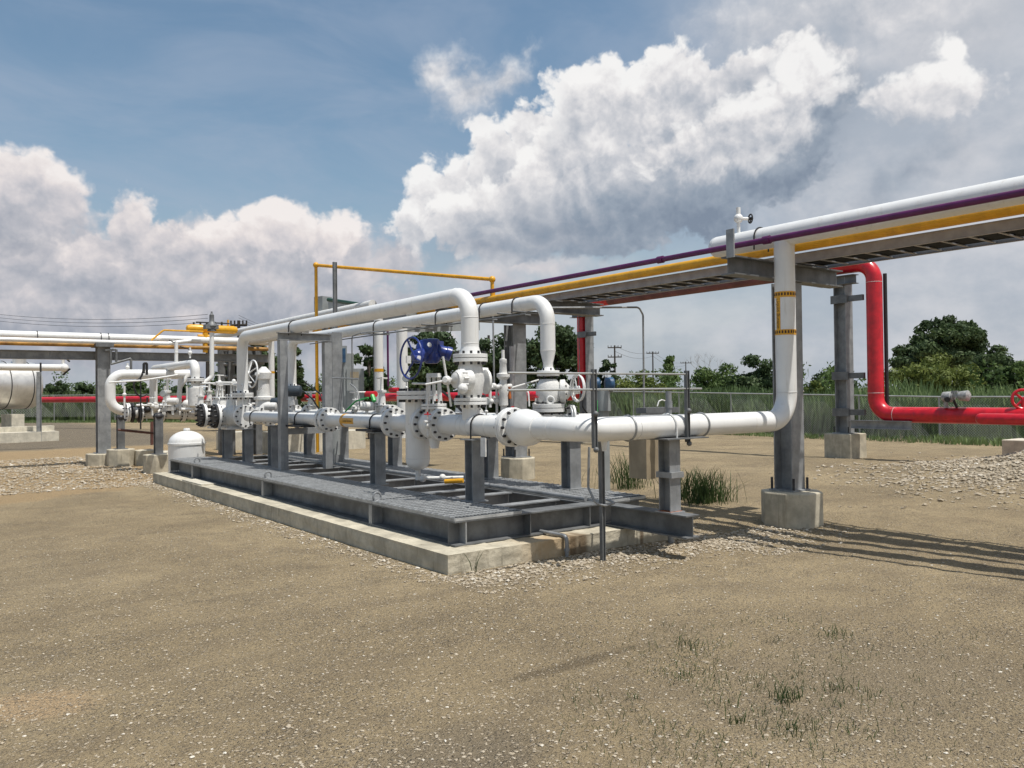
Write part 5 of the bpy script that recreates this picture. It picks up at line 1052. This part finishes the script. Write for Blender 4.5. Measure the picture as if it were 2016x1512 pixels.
def tree(name, label, px, ptop, pbase, pw, d, mat, shape='round', dens=1.0, leaf=.16, trunk=True, group='trees and bushes beyond the fence', low=.15, cat='tree'):
    c = dep(px, pbase, d); zb5 = -.1; top = dep(px, ptop, d).z; H = top-zb5; wd_ = pw*d/F
    t = T(name, label, cat, (c.x, c.y, zb5), group); rg = np.random.default_rng(int(px*7+ptop))
    m = MB(); lean = rg.normal(0, .03, 2)*H; tr = max(.05, H*.022)
    pts_ = [(c.x, c.y, zb5-.2), (c.x+lean[0]*.3, c.y, zb5+H*.25), (c.x+lean[0], c.y+lean[1], zb5+H*.55), (c.x+lean[0]*1.5, c.y, zb5+H*.85)]; m.sweep(pts_, [tr*1.3, tr, tr*.6, tr*.15], 8)
    ncl = int(46*dens); CL = []
    for i in range(ncl):
        for _ in range(50):
            u = rg.normal(size=3); u /= np.linalg.norm(u); rad = rg.random()**.40; q = u*rad; z01 = (q[2]+1)/2
            if shape == 'umbrella':
                if z01 < .42: q[2] = -.15-.2*rg.random()
                wq_ = 1.0
            elif shape == 'cone': wq_ = max(.12, 1.25*(1-z01))
            elif shape == 'low': wq_ = 1.0; 
            else: wq_ = 1.0
            if rg.random() < .96: break
        z0_ = zb5+H*(low+(1-low)/2); hz = H*(1-low)/2
        if shape == 'umbrella':
            z0_ = zb5+H*.64; hz = H*.36; dm = math.sqrt(max(0, 1-min(1, abs(q[0]+.0))**1.6))
            if q[2] > 0: q[2] = q[2]*dm*(1.0 if q[0] > -.35 else .25)
        CL.append((c.x+q[0]*wd_/2*wq_*cr.x+q[1]*wd_*.4*wq_*cf.x, c.y+q[0]*wd_/2*wq_*cr.y+q[1]*wd_*.4*wq_*cf.y, z0_+q[2]*hz*1.05, (.55+.6*rg.random())*min(wd_, H)*(.17 if shape != 'umbrella' else .105)))
    for x, y, z, r_ in CL[:: max(1, ncl//12)]: m.sweep([(c.x+lean[0]*.6, c.y, zb5+H*(.3 if shape != 'umbrella' else .4)), ((x+c.x)/2, (y+c.y)/2, z*.75+.2), (x, y, z)], [tr*.45, tr*.28, tr*.08], 5)
    m.build('trunk', BA, t)
    VV, FF = [], []; k = 0
    for x, y, z, r_ in CL:
        n = int(150*min(2.2, max(.6, (r_/.5)**1.3))*dens**.2); u = rg.normal(size=(n, 3)); u /= np.linalg.norm(u, axis=1)[:, None]; pr = u*(r_*(.45+.6*rg.random((n, 1)))); pr[:, 2] *= .72
        p = pr+np.array([x, y, z]); nrm_ = u+rg.normal(size=(n, 3))*.7; a = np.cross(nrm_, rg.normal(size=(n, 3))); a /= np.linalg.norm(a, axis=1)[:, None]+1e-9; b = np.cross(nrm_, a); b /= np.linalg.norm(b, axis=1)[:, None]+1e-9
        s_ = leaf*(.6+.8*rg.random((n, 1))); q = np.stack([p-a*s_, p-b*s_*.45, p+a*s_, p+b*s_*.45], 1).reshape(-1, 3); VV.append(q); FF.append(np.arange(n*4).reshape(-1, 4)+k); k += n*4
    mesh_obj('crown', np.concatenate(VV), np.concatenate(FF), mat, parent=t); return t
TG = [
 ('tree', 'large dark umbrella shaped tree rising behind the red pipe at right', 1856, 626, 780, 200, 62, LF_D, 'umbrella', 2.3, .17),
 ('bush', 'big light olive bush in front of the umbrella shaped tree', 1835, 706, 800, 190, 42, LF_O, 'round', 1.7, .10),
 ('bush', 'dark green bushy tree at the right edge', 1950, 706, 800, 120, 46, LF_D, 'round', 1.2, .13),
 ('bush', 'bright green tree cut off by the right edge', 2004, 712, 800, 70, 44, LF_M, 'round', 1.0, .12),
 ('bush', 'low dark bush between the right column and the labelled riser', 1636, 728, 790, 120, 50, LF_D, 'round', 1.1, .12),
 ('bush', 'low olive bush directly right of the labelled riser', 1600, 752, 795, 70, 42, LF_O, 'round', .8, .10),
 ('bush', 'dark bush with an upright tip directly left of the labelled riser', 1496, 706, 790, 110, 48, LF_D, 'round', 1.2, .12),
 ('bush', 'lower mid green bush under the bare branches', 1410, 722, 790, 110, 50, LF_M, 'round', 1.1, .12),
 ('tree', 'pale green pointed tree beside the second utility pole', 1320, 698, 785, 52, 66, LF_M, 'cone', .9, .15),
 ('bush', 'olive hedge under the utility poles right of the motor unit', 1262, 735, 790, 130, 46, LF_O, 'low', 1.2, .10),
 ('bush', 'small dark bush right of the mid column', 1197, 714, 790, 50, 46, LF_D, 'round', .8, .12),
 ('tree', 'broad dark tree between the far elbow and the dark red riser', 1095, 646, 790, 132, 42, LF_D, 'round', 1.7, .13),
 ('tree', 'dark tree left of the middle rack column', 968, 660, 790, 112, 44, LF_D, 'round', 1.4, .13),
 ('tree', 'dark leafy tree behind the blue actuator', 858, 644, 790, 118, 40, LF_D, 'round', 1.5, .14),
 ('tree', 'small large leaved tree seen left of the banded white drop pipe', 728, 682, 800, 70, 32, LF_D, 'round', .55, .17),
 ('tree', 'dark conifer like tree behind the left riser of the far pipe', 585, 682, 800, 46, 38, LF_D, 'cone', .9, .13),
 ('tree', 'dark tree mass behind the large white handwheel', 508, 676, 800, 92, 40, LF_D, 'round', 1.3, .13),
 ('tree', 'dark tree behind the vent stack', 446, 680, 800, 60, 42, LF_D, 'round', .9, .13),
 ('bush', 'low round bush right of the silver tank', 112, 752, 800, 48, 66, LF_D, 'round', .8, .15),
 ('bush', 'low bush just left of the left rack column', 160, 755, 800, 55, 68, LF_D, 'round', .8, .15),
 ('bush', 'low scrub between the goosenecks far behind', 262, 757, 800, 110, 66, LF_M, 'low', 1.0, .15),
 ('bush', 'low scrub behind the second gooseneck', 350, 757, 800, 80, 66, LF_D, 'low', .9, .15),
 ('bush', 'distant hedge behind the control panel', 660, 748, 800, 100, 60, LF_D, 'low', 1.0, .15),
]
for a in TG: tree(a[0], a[1], *a[2:], cat='bush' if a[0] == 'bush' else 'tree')
# leafy scrub belt far behind the reeds
VV, FF, k = [], [], 0
for (a, b) in zip(FP[:-1], FP[1:]):
    d = b-a; nn = V3((d.y, -d.x, 0)).normalized(); L = d.length
    for i in range(int(L*1.5)):
        p = a+d*random.random()+nn*random.uniform(9, 20); hs = 1.5+1.0*mn.noise((p.x*.13, p.y*.13, 11))+random.random()*.7; hs *= 1+.008*p.length
        for z in np.arange(.5, hs, .5):
            n = 46; u = RNG.normal(size=(n, 3)); u /= np.linalg.norm(u, axis=1)[:, None]; p_ = np.array([p.x, p.y, z])+u*np.array([.75, .75, .45])*(.5+.5*RNG.random((n, 1)))
            a1 = RNG.normal(size=(n, 3)); a1 /= np.linalg.norm(a1, axis=1)[:, None]; b1 = np.cross(u, a1); b1 /= np.linalg.norm(b1, axis=1)[:, None]+1e-9; s_ = .12*(.6+.8*RNG.random((n, 1)))
            VV.append(np.stack([p_-a1*s_, p_-b1*s_*.5, p_+a1*s_, p_+b1*s_*.5], 1).reshape(-1, 3)); FF.append(np.arange(n*4).reshape(-1, 4)+k); k += n*4
kind(mesh_obj('scrub_belt', np.concatenate(VV), np.concatenate(FF), LF_M), 'stuff')
# bare tree
c = dep(1382, 760, 70); t_ = T('bare_tree', 'leafless grey tree with thin branches above the bushes', 'tree', (c.x, c.y, 0), 'trees and bushes beyond the fence'); m = MB()
def branch(p, d, L, r, k):
    q = p+d*L; m.sweep([p, (p+q)/2+V3([random.gauss(0, .04*L) for _ in range(3)]), q], [r, r*.8, r*.55], 4)
    if k:
        for _ in range(3): dd_ = (d+V3([random.gauss(0, .45) for _ in range(3)])+V3((0, 0, .15))).normalized(); branch(q, dd_, L*.62, r*.55, k-1)
branch(V3((c.x, c.y, -.1)), V3((0, 0, 1)), 2.2, .05, 4); m.build('branches', pmat('dead_wood', (.22, .20, .17), .8), t_)
# reed clumps near
def clump(label, px, pb, spread, n, hmin, hmax, wd=.006, lean=.6, mat=WE, name='reed_clump', Y=None):
    q = at(px, pb, Z=0.0); P_ = np.stack([RNG.normal(q.x, spread, n), RNG.normal(q.y, spread*.7, n), np.full(n, .0)], 1); P_[:, 2] = [hgt(x, y)-.01 for x, y, _ in P_]
    h = hmin+(hmax-hmin)*RNG.random(n); V_, F_ = blades(P_, h, wd, lean); return tag(mesh_obj(name, V_, F_, mat, origin=(q.x, q.y, 0)), label, 'grass clump')
clump('dense dark green reed clump right of the beige cabinet', 1388, 990, .20, 300, .15, .62, .0065)
clump('taller sparse reeds between the far grating and the rusty footed post', 1243, 962, .22, 130, .25, .8, .006)
clump('small reeds in front of the grating left of the rusty footed post', 1200, 952, .2, 45, .12, .4, .006)
clump('reed tuft close to the beige cabinet foot', 1335, 985, .14, 160, .15, .55, .006)
clump('thin reeds leaning right beside the dense clump', 1425, 988, .13, 22, .2, .5, .005, 1.1)
clump('tiny grass tuft against the near kerb corner', 932, 1128, .025, 7, .08, .24, .004, .5, WE)
# scattered weeds at lower right
n = 1700; wp = []
while len(wp) < n:
    px, py = random.gauss(1440, 190), random.gauss(1360, 95)
    if py < 1215 or px < 1100: continue
    q = at(px, py, Z=0)
    if mn.noise((q.x*2.2, q.y*2.2, 7)) > -.12: wp.append((q.x, q.y, hgt(q.x, q.y)))
V_, F_ = blades(np.array(wp), .018+.06*RNG.random(n)**3, .0017, .9); kind(mesh_obj('weeds', V_, F_, WE), 'stuff')
wp = []
for px, py, k, s_ in ((1545, 1372, 90, .05), (1650, 1250, 40, .06), (1660, 1360, 30, .05), (1360, 1270, 40, .07), (1530, 1262, 14, .03), (1450, 1420, 24, .03), (1350, 1330, 12, .03), (1250, 1375, 10, .03), (1690, 1440, 20, .06), (1420, 1380, 30, .06), (1570, 1430, 30, .06)):
    q = at(px, py, Z=0); 
    for _ in range(k): x, y = random.gauss(q.x, s_), random.gauss(q.y, s_); wp.append((x, y, hgt(x, y)))
V_, F_ = blades(np.array(wp), .03+.07*RNG.random(len(wp))**2, .0024, .8); kind(mesh_obj('weed_tufts', V_, F_, WE), 'stuff')
# ------------------------------------------------------------------ utility poles and wires
def upole(px, ptop, d, label, arms=2, w_=.9, lamp=True):
    p = dep(px, ptop, d); t = T('utility_pole', label, 'utility pole', (p.x, p.y, 0), 'utility poles beyond the scrub')
    m = MB(); m.sweep([(p.x, p.y, -.2), (p.x, p.y, p.z)], [.17, .12], 8); m.build('mast', WD, t); sd = V3((cr.x, cr.y, 0)).normalized()
    for i in range(arms): z = p.z-.35-i*1.5; m = MB(); c = V3((p.x, p.y, z)); m.cyl(c-sd*w_, c+sd*w_, .09, k=6); [m.cyl(c+sd*w_*f, c+sd*w_*f+Z_*.35, .06, k=6) for f in (-.95, -.5, .5, .95)]; m.build('crossarm', WD, t)
    return p
q1 = upole(1210, 680, 130, 'tall utility pole with two crossarms right of the mid column', 2, 1.1)
q2 = upole(1285, 692, 165, 'second utility pole from the mid column, with one dark crossarm', 1, 1.25)
q3 = upole(1350, 712, 215, 'third smaller utility pole left of the bare tree', 1, 1.4)
q4 = upole(1637, 731, 270, 'tiny distant utility pole left of the right column', 1, 1.5)
q5 = upole(1577, 726, 260, 'tiny distant utility pole right beside the labelled riser', 1, 1.2)
q6 = upole(470, 631, 62, 'dark utility pole with a crossarm behind the yellow cylinder', 1, .62)
q7 = upole(409, 634, 50, 'dark crossarm pole partly hidden by the vent stack head', 1, .9)
q8 = upole(962, 660, 80, 'plain pole top poking out of the trees behind the vent tube', 0)
def wires(label, pts, r=.016, n=3, gap=.35, name='power_line'):
    t = T(name, label, 'power line', pts[0], 'power lines')
    for j in range(n):
        P_ = []
        for (a, b) in zip(pts[:-1], pts[1:]):
            for i in range(13): s_ = i/12; q = a.lerp(b, s_); P_.append(q+V3((0, 0, -(a-b).length*.022*4*s_*(1-s_)+j*gap)))
        m = MB(); m.sweep(P_, r, 4); m.build('wire', BK, t)
wires('dark sagging power lines high at the left edge', [dep(-80, 622, 70), dep(409, 634, 60)], .018, 3, .28)
wires('faint power lines between the poles at mid right', [q1, q2, q3], .025, 2, -.9)
wires('power lines leading right from the pole behind the yellow cylinder', [q6, dep(620, 660, 90)], .012, 3, .2)

BX2 = pmat('dark_slate_paint', (.04, .055, .07), .45, var=.1)
# ------------------------------------------------------------------ small instruments crowded between the pipes
def instrument(label, px, py, X, kind_='gauge', s_=1.0, grp='small instruments among the pipework'):
    q = at(px, py, X=X); t = T({'gauge': 'pressure_gauge', 'box': 'transmitter', 'valve': 'needle_valve'}[kind_], label, {'gauge': 'gauge', 'box': 'transmitter', 'valve': 'valve'}[kind_], q, grp)
    if kind_ == 'gauge':
        m = MB(); m.lathe(q, V3((-.7, -.7, .1)), [(-.03*s_, .06*s_), (.02*s_, .07*s_), (.03*s_, .06*s_)], 16); m.build('dial', GC, t)
        m = MB(); m.cyl(q-Z_*.28*s_, q-Z_*.05, .012*s_, k=6); m.ball(q-Z_*.16*s_, .03*s_); m.build('stem', W, t)
    elif kind_ == 'box':
        m = MB(); m.lathe(q, V3((.75, -.6, 0)), [(-.12*s_, .05*s_), (-.11*s_, .075*s_), (-.04*s_, .08*s_), (.04*s_, .08*s_), (.11*s_, .075*s_), (.12*s_, .05*s_)], 16); m.build('housing', (BX2 if s_ > 1.05 else WR), t)
        m = MB(); m.cyl(q-Z_*.30*s_, q, .03*s_, k=8); m.box(q-Z_*.16*s_, (.10*s_, .09*s_, .08*s_), .6); m.build('manifold_block', WR, t)
    else:
        m = MB(); m.cyl(q-Z_*.22*s_, q+Z_*.10*s_, .016*s_, k=7); m.ball(q-Z_*.05, .045*s_); m.cyl(q-V3((.10, .06, 0))*s_, q+V3((.10, .06, 0))*s_, .02*s_, k=7); m.build('body', WR, t)
        m = MB(); m.wheel(q+Z_*.11*s_, Z_, .05*s_, .008*s_, 3, .012); m.build('handwheel', (RD if s_ < 1 else W), t)
for a in (('dark blue grey transmitter at the top of the portal frame leg gap', 577, 770, 6.1, 'box', 1.35), ('dark transmitter low behind the large handwheel valve', 547, 792, 6.3, 'box', 1.2),
          ('white transmitter left of the portal frame above the bolted joint', 533, 800, 6.0, 'box', 1.0), ('small gauge standing on the far line right of the portal frame', 662, 790, 6.6, 'gauge', 1.2),
          ('needle valve with a small wheel on the shaded pipe behind the label', 700, 800, 6.5, 'valve', 1.1), ('small white needle valve between the two tee handled valves', 447, 790, 5.9, 'valve', 1.2),
          ('needle valve beside the foot of the near left riser', 492, 795, 5.9, 'valve', 1.2), ('white gauge above the left black blind flange', 398, 775, 5.6, 'gauge', 1.2),
          ('white transmitter on the header left of the squat vessel', 340, 790, 4.9, 'box', 1.0), ('small gauge above the header between the left goosenecks', 322, 775, 4.7, 'gauge', 1.1),
          ('needle valve on the header right of the black cable loop', 300, 795, 4.6, 'valve', 1.2), ('needle valve on the small manifold under the strainer lid', 842, 830, 5.1, 'valve', .8),
          ('white needle valve on the relief valve inlet line', 978, 782, 6.1, 'valve', 1.0), ('gauge fixed on the riser stub right of the ball valve', 957, 790, 5.9, 'gauge', .8),
          ('white transmitter behind the near spoked handle', 945, 735, 6.0, 'box', .95), ('low needle valve on the globe valve drain', 1055, 795, 6.7, 'valve', .8),
          ('gauge standing behind the strainer lid', 800, 745, 6.4, 'gauge', .9), ('white transmitter on the tube left of the banded drop pipe', 722, 800, 6.6, 'box', 1.0)):
    instrument(*a)
for i, (lb, px, py, X, h_) in enumerate((('upright white vent with a flanged foot left of the vent stack', 395, 800, 5.3, .55), ('short white standpipe right of the vent stack bend', 432, 770, 6.2, .5),
        ('white bypass valve standing behind the left tee handled valve', 412, 790, 6.3, .6), ('slim white riser between the two left goosenecks', 330, 800, 5.0, .75), ('squat white valve bonnet on the far line behind the shaded pipe', 612, 800, XB, .42),
        ('tall slim valve bonnet on the far line left of the banded drop pipe', 705, 812, XB, .5), ('square shouldered valve bonnet on the far line left of the strainer lid', 752, 800, XB, .62), ('white valve bonnet half hidden behind the near riser foot', 905, 815, XB-.2, .5))):
    q = at(px, py, X=X); t = T('small_valve', lb, 'valve', q, 'small instruments among the pipework')
    m = MB(); m.lathe(q-Z_*.1, Z_, [(0, .10), (.10, .12), (.11, .07), (h_*.55, .055), (h_*.56, .085), (h_*.62, .085), (h_*.63, .03), (h_, .022)], 16); m.build('bonnet', WR, t)
    m = MB(); m.flange(q+Z_*.02, Z_, .13, .02, 6, pair=False); m.build('flange', [W, ST], t)
    m = MB(); a_ = .6*i; m.cyl(q+V3((-.16*math.cos(a_), -.16*math.sin(a_), h_-.12)), q+V3((.16*math.cos(a_), .16*math.sin(a_), h_-.12)), .014, k=7); m.build('bar_handle', W, t)
for lb, pts_, X, r_ in (('thin white tube bent over the right tee handled valve', [(478, 800), (478, 757), (420, 757)], 5.3, .012), ('thin white tube hooped beside the large handwheel valve', [(505, 800), (507, 768), (517, 764)], 6.4, .012),
              ('slim grey tube hung from the clamp rail left of the banded drop pipe', [(693, 760), (693, 662), (712, 655), (760, 652)], 6.7, .012), ('straight grey tube spanning the portal frame at handrail height', [(650, 744), (706, 746)], 6.2, .014),
              ('short white tube arching over the strainer inlet flange', [(842, 812), (843, 780), (855, 778)], 5.15, .009), ('white tube running level right of the relief valve', [(1004, 768), (1040, 768), (1042, 800)], 6.3, .011)):
    wire('impulse_tube', lb, 'tubing', W if 'white' in lb else GV, [at(x, y, X=X) for x, y in pts_], r_, .06, 7)
